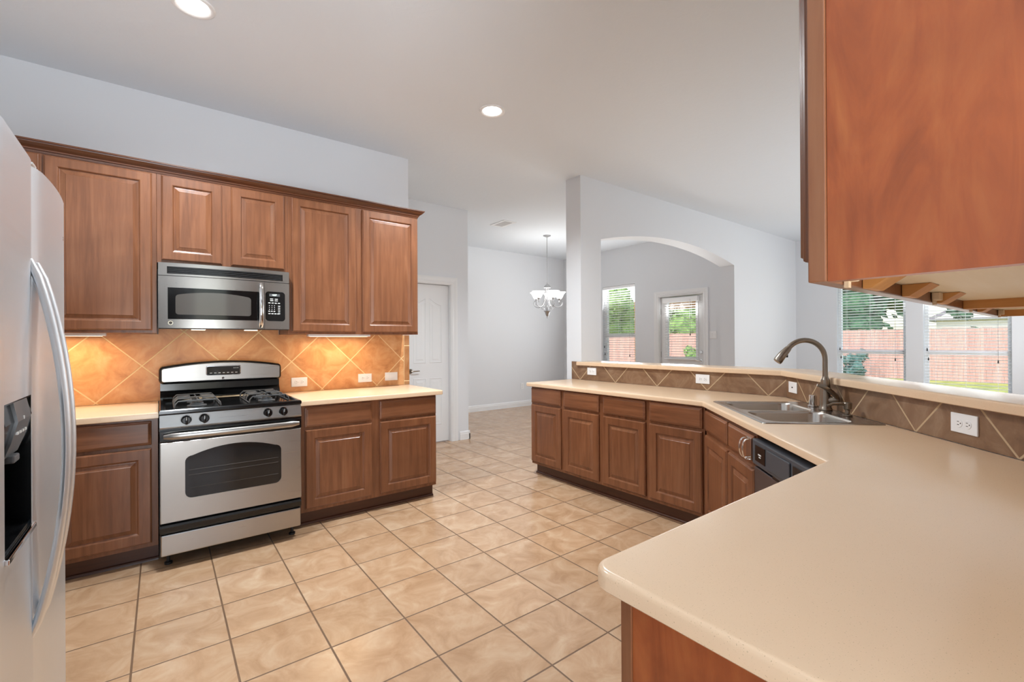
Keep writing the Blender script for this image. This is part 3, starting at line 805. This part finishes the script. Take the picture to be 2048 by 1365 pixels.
def gas_range():
    X0, W = -.0145, .748
    t = thing('gas_range', 'stainless steel and black gas range standing between the wooden base cabinets', 'range', (X0, 3.30, 0))
    Y = lambda y: y-3.30
    MB().box(0, W, .05, .79, .07, .895).build('body', 'black_matte', t)
    for x in (.04, W-.04):
        for y in (.12, .72):
            MB().lathe([(0, 0), (.02, 0), (.02, .012), (.009, .016), (.009, .07), (0, .07)], (x, y, 0), 12).build('foot', 'black_matte', t)
    # drawer
    d = MB().box(.004, W-.010, .006, .055, .085, .205, .006).build('drawer', 'steel', t)
    MB().loops([[(x, y, z) for y, z in ((.055, .208), (.012, .208), (-.004, .225), (-.006, .25), (.004, .262), (.055, .262))] for x in (.0, W-.008)]).build('drawer_pull', 'black', t)
    # oven door
    dr = MB()
    zt = .735; zb = .272
    P = rect(.003, W-.006, zb, zt, .006, 3)
    dr.loops([[(x, y, z) for x, z in offset_poly(P, i)] for i, y in ((0, .05), (0, .004), (.004, 0))], True, False)
    Wn = rect(.118, .622, .398, .645, .035, 6, .042)
    bb = bmesh.new(); fill(bb, [[(x, 0, z) for x, z in offset_poly(P, .004)], [(x, 0, z) for x, z in Wn]]); dr.bm(bb)
    dr.loops([[(x, y, z) for x, z in Wn] for y in (0, .012)], False, False)
    door = dr.build('oven_door', 'steel', t)
    MB().loops([[(x, y, z) for x, z in Wn] for y in (.005, .014)]).build('oven_window', 'dark_glass', door)
    rk = MB()
    for z in (.455, .53, .56): rk.tube([(.135, .0045, z), (.605, .0045, z)], .0014, 5)
    rk.build('oven_rack', 'slot', door)
    MB().box(0, W-.004, .0, .05, .737, .800, .003).build('door_top_band', 'black', door)
    hp = [(.02+(W-.045)*k/16, -.03-.022*math.sin(PI*k/16)**.5, .772-.004*0) for k in range(17)]
    hb = MB().tube(hp, [.012]+[.019]*15+[.012], 12, True, .55, up=(0, 0, 1))
    for x in (.05, W-.06): hb.box(x-.012, x+.012, -.035, .002, .762, .782, .003)
    hb.build('oven_handle', 'steel', door)
    # control panel with four knobs, sloped
    pan = MB().loops([[(x, y, z) for y, z in ((.055, .812), (.004, .812), (.002, .82), (.018, .888), (.022, .893), (.055, .893))] for x in (.002, W-.004)])
    cp = pan.build('control_panel', 'steel', t)
    MB().box(0, W-.002, .012, .05, .796, .815).build('panel_gap', 'black', t)
    for x in (.125, .212, .548, .637):
        c = (x, .008, .853)
        MB().lathe([(.028, -.001), (.03, .006), (.0, .006)], c, 20, 'y').build('knob_bezel', 'chrome', cp)
        k = MB().lathe([(0, -.028), (.019, -.028), (.022, -.024), (.023, -.004), (.026, 0)], c, 20, 'y')
        k.box(c[0]-.006, c[0]+.006, c[1]-.038, c[1]-.022, c[2]-.022, c[2]+.022, .002)
        kn = k.build('knob', 'black', cp)
        MB().box(c[0]-.001, c[0]+.001, c[1]-.0388, c[1]-.0376, c[2]+.004, c[2]+.021).build('pointer', 'white_mark', kn)
    # cooktop with a raised rim
    ct = MB(); O = [(0, 0), (W, 0), (W, .70), (0, .70)]
    O = [(x, y+.012) for x, y in O]
    ct.loops([[(x, y, z) for x, y in offset_poly(O, i)] for i, z in ((.003, .893), (0, .897), (0, .912), (.006, .918), (.018, .918), (.03, .906), (.034, .904))], True, True)
    ct.build('cooktop', 'black', t)
    def burner(x, y, r):
        b = MB().lathe([(0, .904), (r*1.5, .904), (r*1.5, .908), (r, .911), (r, .922), (0, .922)], (x, y, 0), 20).build('burner', 'grey_plastic', t)
        MB().lathe([(0, .931), (r*.7, .93), (r*.82, .926), (r*.8, .921)], (x, y, 0), 20).build('burner_cap', 'black_matte', b)
    def grate(cx):
        g = MB(); hw = .118; y0, y1 = .17, .62; zt = .948; r = .0042
        for x in (-hw, hw):
            g.tube([(cx+x, y0, .908), (cx+x, y1, .908)], r, 6)
        for y in (y0, y0+.15, (y0+y1)/2, y1-.15, y1):
            g.tube([(cx-hw, y, .908), (cx-hw+.004, y, .93), (cx-hw+.02, y, zt), (cx+hw-.02, y, zt), (cx+hw-.004, y, .93), (cx+hw, y, .908)] if y in (y0, y1, (y0+y1)/2) else
                   [(cx-hw, y, .908), (cx-hw+.004, y, .93), (cx-hw+.02, y, zt), (cx-.035, y, zt)], r, 6)
            if y not in (y0, y1, (y0+y1)/2): g.tube([(cx+.035, y, zt), (cx+hw-.02, y, zt), (cx+hw-.004, y, .93), (cx+hw, y, .908)], r, 6)
        for ya, yb in ((y0, y0+.085), (y0+.135, (y0+y1)/2+.09), (y1-.085, y1)):
            g.tube([(cx, ya, zt), (cx, yb, zt)], r, 6)
        for sx in (-1, 1):
            for yc in (y0+.11, y1-.11):
                for sy in (-1, 1): g.tube([(cx+sx*.095, yc+sy*.1, zt-.003), (cx+sx*.03, yc+sy*.03, zt)], r*.9, 6)
        g.build('grate', 'grate', t)
    for cx in (.19, W-.165):
        burner(cx, .28, .035); burner(cx, .51, .03); grate(cx)
    # back guard
    MB().loops([[(x, y, z) for y, z in ((.80, .90), (.705, .90), (.705, .925), (.735, .97), (.738, 1.03), (.80, 1.03))] for x in (.004, W-.004)]).build('back_riser', 'black', t)
    P = rect(-.004, W+.004, 1.018, 1.142, .03, 5, .032)
    MB().loops([[(x, y, z) for x, z in offset_poly(P, i)] for i, y in ((0, .81), (0, .70), (.003, .69), (.008, .684), (.014, .682))]).build('backguard', 'black', t)
    bgp = MB().loops([[(x, y, z) for x, z in offset_poly(P, i)] for i, y in ((.013, .684), (.015, .678), (.018, .677))], False, True).build('backguard_panel', 'steel', t)
    D = rect(.262, .478, 1.068, 1.138, .014, 5)
    MB().loops([[(x, y, z) for x, z in offset_poly(D, i)] for i, y in ((0, .678), (.001, .673), (.006, .672), (.008, .675))], False, False).build('display_frame', 'chrome', bgp)
    MB().loops([[(x, y, z) for x, z in offset_poly(D, i)] for i, y in ((.006, .678), (.007, .6735))], False, True).build('clock_display', 'dark_glass', bgp)
    mk = MB()
    for k in range(7):
        x = .285+.026*k; mk.box(x, x+.014, .6728, .6736, 1.083, 1.088)
    for k in range(3): mk.box(.43+.012*k, .438+.012*k, .6728, .6736, 1.116, 1.12)
    mk.build('display_marking', 'white_mark', bgp)
    badge(bgp, .365, .6765, 1.047, .009)
gas_range()

# ------------------------------------------------------------------ microwave
def microwave():
    X0, W = -.018, .762
    t = thing('microwave', 'stainless over-the-range microwave hung under the short wall cabinet', 'microwave', (X0, 3.735, 1.400))
    Hh = .422
    MB().box(0, W, .0, .395, .004, Hh).build('body', 'black_matte', t)
    bow = lambda x: -.006-.04*max(0, 1-((x-W/2)/(W/2))**2)
    def front(x0, x1, z0, z1, dy, th, n=20, rl=0, rr=0):
        """bowed panel following the front"""
        L = []
        for k in range(n+1):
            x = x0+(x1-x0)*k/n; y = bow(x)+dy
            L.append([(x, y, z0), (x, y, z1), (x, y+th, z1), (x, y+th, z0)])
        return MB().loops(L, True, True, True, True)
    front(.0, W, .34, Hh, 0, .02).build('vent_grille_panel', 'steel', t)
    front(.003, W-.003, -.005, -.0005, .001, .05).build('bottom_panel', 'black_matte', t)
    g = front(.045, W-.045, .352, .398, -.0015, .01).build('vent_grille', 'black', t)
    gl = MB()
    for k in range(4):
        z = .356+.0115*k; q = front(.05, W-.05, z, z+.005, -.0035, .004); gl.add(q.v, q.f)
    gl.build('louver', 'black_matte', g)
    XD = .596
    d = front(.0, XD-.002, .0, .336, -.004, .024).build('door', 'steel', t)
    front(.048, XD-.012, .058, .262, -.006, .006).build('door_glass', 'black', d)
    def curved(x0, x1, z0, z1, r, dy, arch=0, n=28):
        L = []
        for k in range(n+1):
            x = x0+(x1-x0)*(.5-.5*math.cos(PI*k/n)); e = min(x-x0, x1-x); d = r-math.sqrt(max(0, r*r-(r-min(e, r))**2))
            q = (x-x0)/(x1-x0); y = bow(x)+dy; a = arch*4*q*(1-q)
            L.append([(x, y, z0+d), (x, y, z1-d+a)])
        return MB().loops(L, False, False, False, True)
    curved(.088, XD-.085, .088, .215, .016, -.0068, .022).build('door_screen', 'mesh_glass', d)
    front(XD, W, .0, .336, -.002, .022).build('control_panel', 'steel', t)
    cp = curved(XD+.006, W-.03, .058, .270, .022, -.0040).build('keypad', 'black', t)
    front(XD+.03, W-.065, .236, .254, -.0052, .001, 6).build('clock_window', 'grey_plastic', cp)
    mk = MB(); yk = lambda x: bow(x)-.0052
    def mark(x, z, a, b): mk.box(x, x+a, yk(x)-.0004, yk(x)+.0006, z, z+b)
    for r, z in enumerate((.214, .202)):
        for k in range(2): mark(XD+.036+.03*k, z, .02, .0055)
    for k in range(4): mark(XD+.024+.021*k, .185, .014, .006)
    for r in range(3):
        for k in range(3): mark(XD+.029+.0165*k, .166-.0135*r, .004, .0055)
    for r in range(5): mark(XD+.088, .164-.0135*r, .014, .0055)
    for k in range(3): mark(XD+.024+.017*k, .125, .011, .006)
    for k in range(4): mark(XD+.024+.0195*k, .108, .014, .006)
    mk.build('keypad_marking', 'white_mark', cp)
    tm = text_mesh('4:57', .017); xz_front(tm, XD+.064, yk(XD+.035)-.0012, .245); tm.build('clock_digits', 'clock', cp)
    hp = [(XD-.024, bow(XD-.024)-.006-.034*math.sin(PI*k/14)**.6, .012+.31*k/14) for k in range(15)]
    MB().tube(hp, [.011]+[.0145]*13+[.011], 12, True, .62, up=(1, 0, 0)).build('door_handle', 'chrome', d)
    badge(d, .062, bow(.062)-.0042, .033, .013, 'slot', 'chrome')
    for x in (.18, .50): MB().box(x, x+.08, .16, .22, -.008, -.002, .001).build('surface_light', 'strip', t)
    l = lamp('cooktop_lamp', 'AREA', (.38, .19, -.012), .6, (1, .74, .46), shape='RECTANGLE', size=.42, size_y=.05); l.parent = t
microwave()

# ------------------------------------------------------------------ refrigerator
def fridge():
    t = thing('refrigerator', 'tall stainless side-by-side refrigerator at the left edge of the kitchen', 'refrigerator', (-.275, 1.385, 0), PI/2)
    W, D, Hh = .925, .72, 1.775
    MB().box(.005, W-.005, .07, D, .02, Hh-.01).build('cabinet', 'grey_plastic', t)
    def door(x0, x1, nm, bows):
        n = 14; L = []
        for k in range(n+1):
            q = k/n; x = x0+(x1-x0)*q; y = -bows*(1-(2*q-1)**2)
            e = .012*(max(0, 1-q*n*.7)+max(0, 1-(1-q)*n*.7))
            L.append((x, y+e))
        pol = L+[(x1, .065), (x0, .065)]
        return pol
    XS = .408
    pol = door(.0, XS-.004, 'f', .008)
    # freezer door with a rectangular opening for the dispenser
    z0, z1 = .10, 1.79
    A0, A1, B0, B1 = .085, .352, .83, 1.168
    mb = MB(); n = len(pol)-2
    xs = [p[0] for p in pol[:n]]
    yf = lambda x: -.008*(1-(2*x/(XS-.004)-1)**2)
    cols = sorted(set([round(x, 5) for x in xs if not (A0 < x < A1)]+[A0, A1]))
    def col(xa, xb, za, zb):
        ya = pol[0][1] if xa == cols[0] else yf(xa); yb = pol[n-1][1] if xb == cols[-1] else yf(xb)
        mb.add([(xa, ya, za), (xb, yb, za), (xb, yb, zb), (xa, ya, zb)], [(0, 1, 2, 3)], True)
    for xa, xb in zip(cols[:-1], cols[1:]):
        if xa >= A0-1e-6 and xb <= A1+1e-6: col(xa, xb, z0, B0); col(xa, xb, B1, z1)
        else: col(xa, xb, z0, z1)
    xe = XS-.004
    mb.add([(0, .065, z0), (xe, .065, z0), (xe, .065, z1), (0, .065, z1), (0, .012, z0), (0, .012, z1), (xe, .012, z0), (xe, .012, z1)],
           [(1, 0, 3, 2), (0, 4, 5, 3), (6, 1, 2, 7)])
    mb.add([(0, .012, z1)]+[(c, yf(c), z1) for c in cols[1:-1]]+[(xe, .012, z1), (xe, .065, z1), (0, .065, z1)], [list(range(len(cols)+2))])
    fd = mb.build('freezer_door', 'steel_z', t)
    # dispenser
    dsp = MB().box(A0, A1, .055, .064, B0, B1)
    dsp.box(A0, A0+.004, -.004, .06, B0, B1).box(A1-.004, A1, -.004, .06, B0, B1).box(A0, A1, -.004, .06, B1-.004, B1).box(A0, A1, -.004, .06, B0, B0+.004)
    dsp.build('dispenser_recess', 'black', fd)
    pr = [(.054, 1.165), (-.004, 1.165), (-.012, 1.12), (.0, 1.07), (.012, 1.035), (.054, 1.035)]
    MB().loops([[(x, y, z) for y, z in pr] for x in (A0+.085, A1-.05)]).build('dispenser_controls', 'grey_plastic', fd)
    MB().loops([[(x, y+.006, z) for y, z in pr] for x in (A0+.005, A0+.085)]).build('dispenser_panel', 'black', fd)
    MB().loops([[(x, y+.006, z) for y, z in pr] for x in (A1-.05, A1-.005)]).build('dispenser_panel', 'black', fd)
    mk = MB()
    for k in range(4): mk.box(A0+.10+.026*k, A0+.112+.026*k, -.0085, -.004, 1.088, 1.094)
    mk.box(A0+.14, A0+.146, -.0125, -.009, 1.12, 1.128); mk.build('control_marking', 'white_mark', fd)
    MB().box(A0+.12, A0+.17, .0, .03, 1.018, 1.036, .004).build('ice_chute', 'grey_plastic', fd)
    MB().box(A0+.02, A0+.075, .02, .05, .985, 1.03, .003).build('dispenser_paddle', 'grey_plastic', fd)
    MB().loops([[(x, y, z) for y, z in ((.054, B0+.022), (.0, B0+.010), (.0, B0+.0045), (.054, B0+.0045))] for x in (A0+.005, A1-.005)]).build('drip_tray', 'black', fd)
    MB().box(A0-.004, A1+.004, -.013, -.0045, B0-.010, B0+.003, .002).build('dispenser_lip', 'chrome', fd)
    # fridge door
    pol = door(XS+.004, W, 'r', .014)
    rd = MB().loops([[(x, y, z) for x, y in pol] for z in (.10, 1.79)], True, True, True, True).build('fridge_door', 'steel_z', t)
    MB().box(XS-.0035, XS+.0035, .02, .06, .10, 1.785).build('door_gasket', 'white_plastic', t)
    MB().box(XS+.004, XS+.05, .0, .06, 1.79, 1.797, .002).build('hinge_cover', 'white_plastic', t)
    for x, nm, par in ((XS-.035, 'handle', fd), (XS+.05, 'handle', rd)):
        pts = [(x, .002-.07*math.sin(PI*k/24)**.75, .525+1.0*k/24) for k in range(25)]
        MB().tube(pts, [.013]+[.016]*23+[.013], 12, True, .65, up=(1, 0, 0)).build('handle', 'steel_z', par)
    badge(rd, XS+.40, -.0065, 1.66, .016, 'steel_z', 'chrome')
    MB().box(.01, W-.01, .05, .07, .02, .095).build('base_grille', 'black_matte', t)
fridge()

# ------------------------------------------------------------------ outlets and switches
def outlet(label, loc, rotz, kind, W=.122, Hh=.075, cat='outlet'):
    t = thing('wall_outlet' if kind == 'duplex' else 'wall_switch' if kind == 'rocker' else 'wall_plate', label, cat, loc, rotz, 'white wall plates')
    p = MB().box(-W/2, W/2, -.006, 0, -Hh/2, Hh/2, .002).build('cover_plate', 'white_plastic', t)
    hor = W > Hh
    if kind == 'duplex':
        for s in (-1, 1):
            cx, cz = (s*.0205, 0) if hor else (0, s*.0205)
            r = MB().lathe([(0, -.0078), (.0155, -.0078), (.017, -.006), (.017, -.004)], (cx, 0, cz), 20, 'y').build('receptacle', 'white_plastic', p)
            sl = MB()
            for q in (-1, 1):
                if hor: sl.box(cx-.006, cx+.002, -.0084, -.0076, q*.006-.0012, q*.006+.0012)
                else: sl.box(q*.006-.0012, q*.006+.0012, -.0084, -.0076, cz-.002, cz+.006)
            if hor: sl.lathe([(0, -.0084), (.0024, -.0084), (.0024, -.0076)], (cx+.009, 0, 0), 8, 'y')
            else: sl.lathe([(0, -.0084), (.0024, -.0084), (.0024, -.0076)], (0, 0, cz-.009), 8, 'y')
            sl.build('slot', 'slot', r)
    elif kind == 'rocker':
        n = 2 if W > .1 and not hor else 1
        for k in range(n):
            cx = (k-(n-1)/2)*.046
            a, b = (.033, .0165) if hor else (.0165, .033)
            MB().box(cx-a, cx+a, -.009, -.004, -b, b, .002).build('rocker', 'white_plastic', p)
    else:
        MB().lathe([(0, -.011), (.004, -.011), (.005, -.006)], (0, 0, 0), 10, 'y').build('jack', 'slot', p)
    return t
ys = 4.128
outlet('white duplex outlet on the tan tile just right of the range', (.897, ys, .975), 0, 'duplex')
outlet('white duplex outlet on the tan tile, middle of the three plates', (1.443, ys, .980), 0, 'duplex')
outlet('white horizontal rocker switch on the tan tile nearest the white door', (1.69, ys, .982), 0, 'rocker', cat='switch')
outlet('white duplex outlet at the far left end of the bar tile', (XT, 3.268, .99), -PI/2, 'duplex')
outlet('white duplex outlet in the middle of the straight bar tile', (XT, 2.04, .985), -PI/2, 'duplex')
outlet('white plate with single centre jack on the bar tile left of the faucet', P3(NT_, 3.352, .975), -.75*PI, 'jack', W=.118, cat='wall plate')
outlet('white duplex outlet on the angled bar tile at the right edge', P3(NT_, 1.951, .975), -.75*PI, 'duplex')
outlet('white upright outlet low on the dining room wall above the baseboard', (5.70, 7.24, .41), 0, 'duplex', W=.072, Hh=.118)
outlet('white double light switch beside the glazed patio door', (XE, 3.83, 1.39), -PI/2, 'rocker', W=.118, Hh=.12, cat='switch')

# ------------------------------------------------------------------ ceiling lights, vent, chandelier
def can(x, y, label, watts, group='recessed ceiling downlights'):
    t = thing('recessed_light', label, 'light', (x, y, CZ), 0, group)
    MB().lathe([(.098, 0), (.096, -.006), (.088, -.009), (.078, -.006), (.07, -.001), (.07, 0)], seg=32).build('trim_ring', 'white_plastic', t)
    MB().lathe([(0, -.0025), (.069, -.0025), (.07, -.0005)], seg=32).build('lens', 'lens', t)
    l = lamp('downlight_lamp', 'SPOT', (0, 0, -.02), watts, (.91, .975, 1.02), spot_size=math.radians(150), spot_blend=.7, shadow_soft_size=.07); l.parent = t
    return t
can(1.995, 2.885, 'lit round recessed downlight in the middle of the kitchen ceiling', 172)
can(.135, 2.93, 'lit round recessed downlight cut off by the top edge', 118)
def vent():
    t = thing('ceiling_vent', 'white rectangular air vent in the ceiling above the dining area entry', 'vent', (4.02, 5.54, CZ))
    f = MB()
    for a in ((-.115, -.075, -.18, .18), (.075, .115, -.18, .18), (-.075, .075, -.18, -.14), (-.075, .075, .14, .18)): f.box(a[0], a[1], a[2], a[3], -.008, 0)
    f.build('vent_frame', 'trim', t)
    MB().box(-.075, .075, -.14, .14, -.0015, 0).build('vent_backing', 'grey_plastic', t)
    s = MB()
    for k in range(9):
        x = -.066+.0165*k; s.add([(x-.006, -.14, -.002), (x-.006, .14, -.002), (x+.006, .14, -.009), (x+.006, -.14, -.009)], [(0, 1, 2, 3)])
    s.build('louvers', 'trim', t)
vent()
def chandelier():
    cx, cy = 5.06, 5.737
    t = thing('chandelier', 'pewter five-arm chandelier with lit frosted bell shades over the dining area', 'chandelier', (cx, cy, CZ))
    Z = lambda z: z-CZ
    MB().lathe([(0, -.03), (.012, -.03), (.03, -.022), (.062, -.01), (.065, 0)], seg=24).build('canopy', 'pewter', t)
    ch = MB(); z = Z(2.29); k = 0
    ch.tube([(0, 0, -.03), (0, 0, Z(2.28))], .0016, 5)
    while z < -.035:
        pts = []
        for q in range(9):
            a = 2*PI*q/8; u = .007*math.cos(a); v = .016*math.sin(a)
            pts.append((u, 0, z+v) if k % 2 else (0, u, z+v))
        ch.tube(pts, .0022, 5, False); z += .025; k += 1
    ch.build('chain', 'pewter', t)
    MB().lathe([(0, Z(2.285)), (.008, Z(2.28)), (.01, Z(2.255)), (.03, Z(2.245)), (.055, Z(2.215)), (.06, Z(2.195)), (.052, Z(2.19)), (.02, Z(2.2)), (.0, Z(2.2))], seg=20).build('crown_cap', 'pewter', t)
    MB().tube([(0, 0, Z(2.2)), (0, 0, Z(1.80))], .007, 8).build('stem', 'pewter', t)
    MB().lathe([(0, Z(1.684)), (.008, Z(1.69)), (.01, Z(1.705)), (.005, Z(1.715)), (.02, Z(1.725)), (.034, Z(1.76)), (.045, Z(1.79)), (.062, Z(1.803)), (.06, Z(1.81)), (0, Z(1.81))], seg=20).build('bottom_bowl', 'pewter', t)
    e = Vector((math.sin(YAW), -math.cos(YAW), 0)); f = Vector((math.cos(YAW), math.sin(YAW), 0))
    R = .205
    for k in range(5):
        a = math.radians(150+72*k); d = e*math.cos(a)+f*math.sin(a)
        def P(r, z): return (d.x*r, d.y*r, Z(z))
        arm = MB()
        arm.ctube([P(.03, 2.2), P(.032, 2.10), P(.045, 2.02), (P(.075, 1.94)), P(.12, 1.885), P(.17, 1.87), P(.22, 1.885), P(.25, 1.92), P(.248, 1.965), P(.222, 1.985), P(.198, 1.965), P(.2, 1.935), P(.218, 1.925)], [.006]*11+[.005, .004], 7)
        arm.ctube([P(.02, 1.81), P(.025, 1.86), P(.045, 1.895), P(.08, 1.905), P(.105, 1.88), P(.10, 1.845), P(.078, 1.838), P(.068, 1.858), P(.078, 1.872)], [.005]*8+[.003], 7)
        arm.build('arm', 'pewter', t)
        c = d*R
        MB().lathe([(0, Z(1.985)), (.012, Z(1.985)), (.016, Z(2.0)), (.034, Z(2.015)), (.034, Z(2.02)), (0, Z(2.02))], (c.x, c.y, 0), 14).build('shade_holder', 'pewter', t)
        s = MB().lathe([(.033, Z(2.012)), (.045, Z(2.025)), (.062, Z(2.06)), (.08, Z(2.095)), (.108, Z(2.122)), (.105, Z(2.124)), (.076, Z(2.098)), (.056, Z(2.06)), (.04, Z(2.028)), (.0, Z(2.024))], (c.x, c.y, 0), 20)
        s.build('glass_shade', 'shade', t)
    l = lamp('chandelier_lamp', 'POINT', (0, 0, Z(2.16)), 8, (1, .96, .9), shadow_soft_size=.25); l.parent = t
chandelier()

# ------------------------------------------------------------------ outside
struct('ground_lawn', MB().box(9.11, 60, -30, 60, -.22, -.18), 'grass')
struct('ground_patio', MB().box(7.02, 9.11, 3.65, 14, -.22, -.02), 'patio')
def fence():
    t = thing('garden_fence', 'long reddish cedar board fence across the back yard', 'fence', (22, 10, -.2))
    b = MB(); y = -24
    random.seed(3)
    while y < 26:
        h = 1.9+random.uniform(-.012, .012); b.box(0, .018, y+.002, y+.138, .02, h); y += .14
    b.build('board_panel', 'fence', t)
    for z in (.35, 1.0, 1.65): MB().box(.018, .06, -24, 26, z, z+.09).build('rail', 'fence', t)
    for k in range(20): MB().box(.018, .11, -24+2.5*k, -23.91+2.5*k, 0, 1.85).build('post', 'fence', t)
fence()
def tree(loc, h, r, mat, label, seed, trunk=.35, name='tree', cat='tree', group='trees beyond the fence', nleaf=900, ls=.22):
    rnd = random.Random(seed)
    t = thing(name, label, cat, loc, 0, group)
    cr = MB()
    blobs = [(Vector((rnd.uniform(-.6, .6)*r, rnd.uniform(-.6, .6)*r, h*trunk+(h*(1-trunk))*rnd.uniform(.12, .88))), r*rnd.uniform(.4, .65)) for _ in range(9)]
    for c, br in blobs:
        bm = bmesh.new(); bmesh.ops.create_icosphere(bm, subdivisions=2, radius=br*.8)
        for v in bm.verts: v.co = v.co*(1+rnd.uniform(-.18, .18))+c
        cr.bm(bm)
    for _ in range(nleaf):
        c, br = rnd.choice(blobs); d = Vector((rnd.gauss(0, 1), rnd.gauss(0, 1), rnd.gauss(0, 1))).normalized()
        p = c+d*br*rnd.uniform(.75, 1.15); a = Vector((rnd.gauss(0, 1), rnd.gauss(0, 1), rnd.gauss(0, 1))).normalized(); b = a.orthogonal().normalized()
        s = ls*rnd.uniform(.5, 1.1); b2 = a.cross(b)
        cr.add([p+b*s, p+b2*s*.5, p-b*s, p-b2*s*.5], [(0, 1, 2, 3)])
    cr.build('crown', mat, t)
    MB().tube([(0, 0, 0), (.05, 0, h*trunk*.6), (0, .05, h*trunk*1.3)], [.05*r+.04, .04*r+.03, .03*r+.02], 8).build('trunk', 'bark', t)
    return t
tree((26, 7.2, -.2), 6.5, 2.2, 'leaf_a', 'dark green tree behind the fence, filling the left living room window', 1, .2)
tree((33, 9.6, -.2), 8.0, 2.0, 'leaf_a', 'dark green tree farther back, at the left edge of the left living window', 2, .2)
tree((27, 3.75, -.2), 5.2, .62, 'leaf_a', 'narrow dark tree before the pale neighbour house behind the fence', 3, .2)
tree((26, 17.0, -.2), 5.2, 1.9, 'leaf_b', 'light green tree seen through the patio door glass', 4, .2)
tree((30, 25.1, -.2), 6.6, 2.2, 'leaf_b', 'tall light green tree in the dining window above the fence', 6, .2)
tree((38, 33.6, -.2), 8.0, 2.6, 'leaf_c', 'grey green tree at the left edge of the dining window', 8, .2)
tree((21.2, 6.1, -.2), 1.15, .42, 'leaf_c', 'blue green shrub in front of the fence, low in the left living window', 7, .08, 'garden_shrub', 'shrub', 'garden shrubs', 500, .09)
tree((20.2, 12.4, -.2), 1.3, .45, 'leaf_b', 'bushy green shrub before the fence, low in the patio door glass', 9, .08, 'garden_shrub', 'shrub', 'garden shrubs', 500, .09)
tag(MB().box(9.2, 9.4, 3.8, 7.2, 2.03, 2.26, .01).box(9.22, 9.38, 7.04, 7.2, -.02, 2.03).build('patio_beam', 'wood_raw'), 'orange brown timber patio beam at the top of the patio door glass', 'beam')
def house():
    t = thing('neighbour_house', 'pale neighbour house with grey gabled roof beyond the fence', 'house', (36, 2.0, -.2))
    MB().box(0, 8, -4.5, 4.2, 0, 2.7).build('house_wall', 'siding', t)
    MB().loops([[(x, y, z) for y, z in ((-5, 2.6), (4.8, 2.6), (-.1, 5.2))] for x in (-.4, 8.4)]).build('house_roof', 'roof', t)
    MB().add([(-.42, -4.4, 2.7), (-.42, 4.2, 2.7), (-.42, -.1, 4.95)], [(0, 1, 2)]).build('gable', 'siding', t)
    MB().box(-.02, 0, -1.5, -.3, .9, 2.1).build('house_window', 'dark_glass', t)
house()
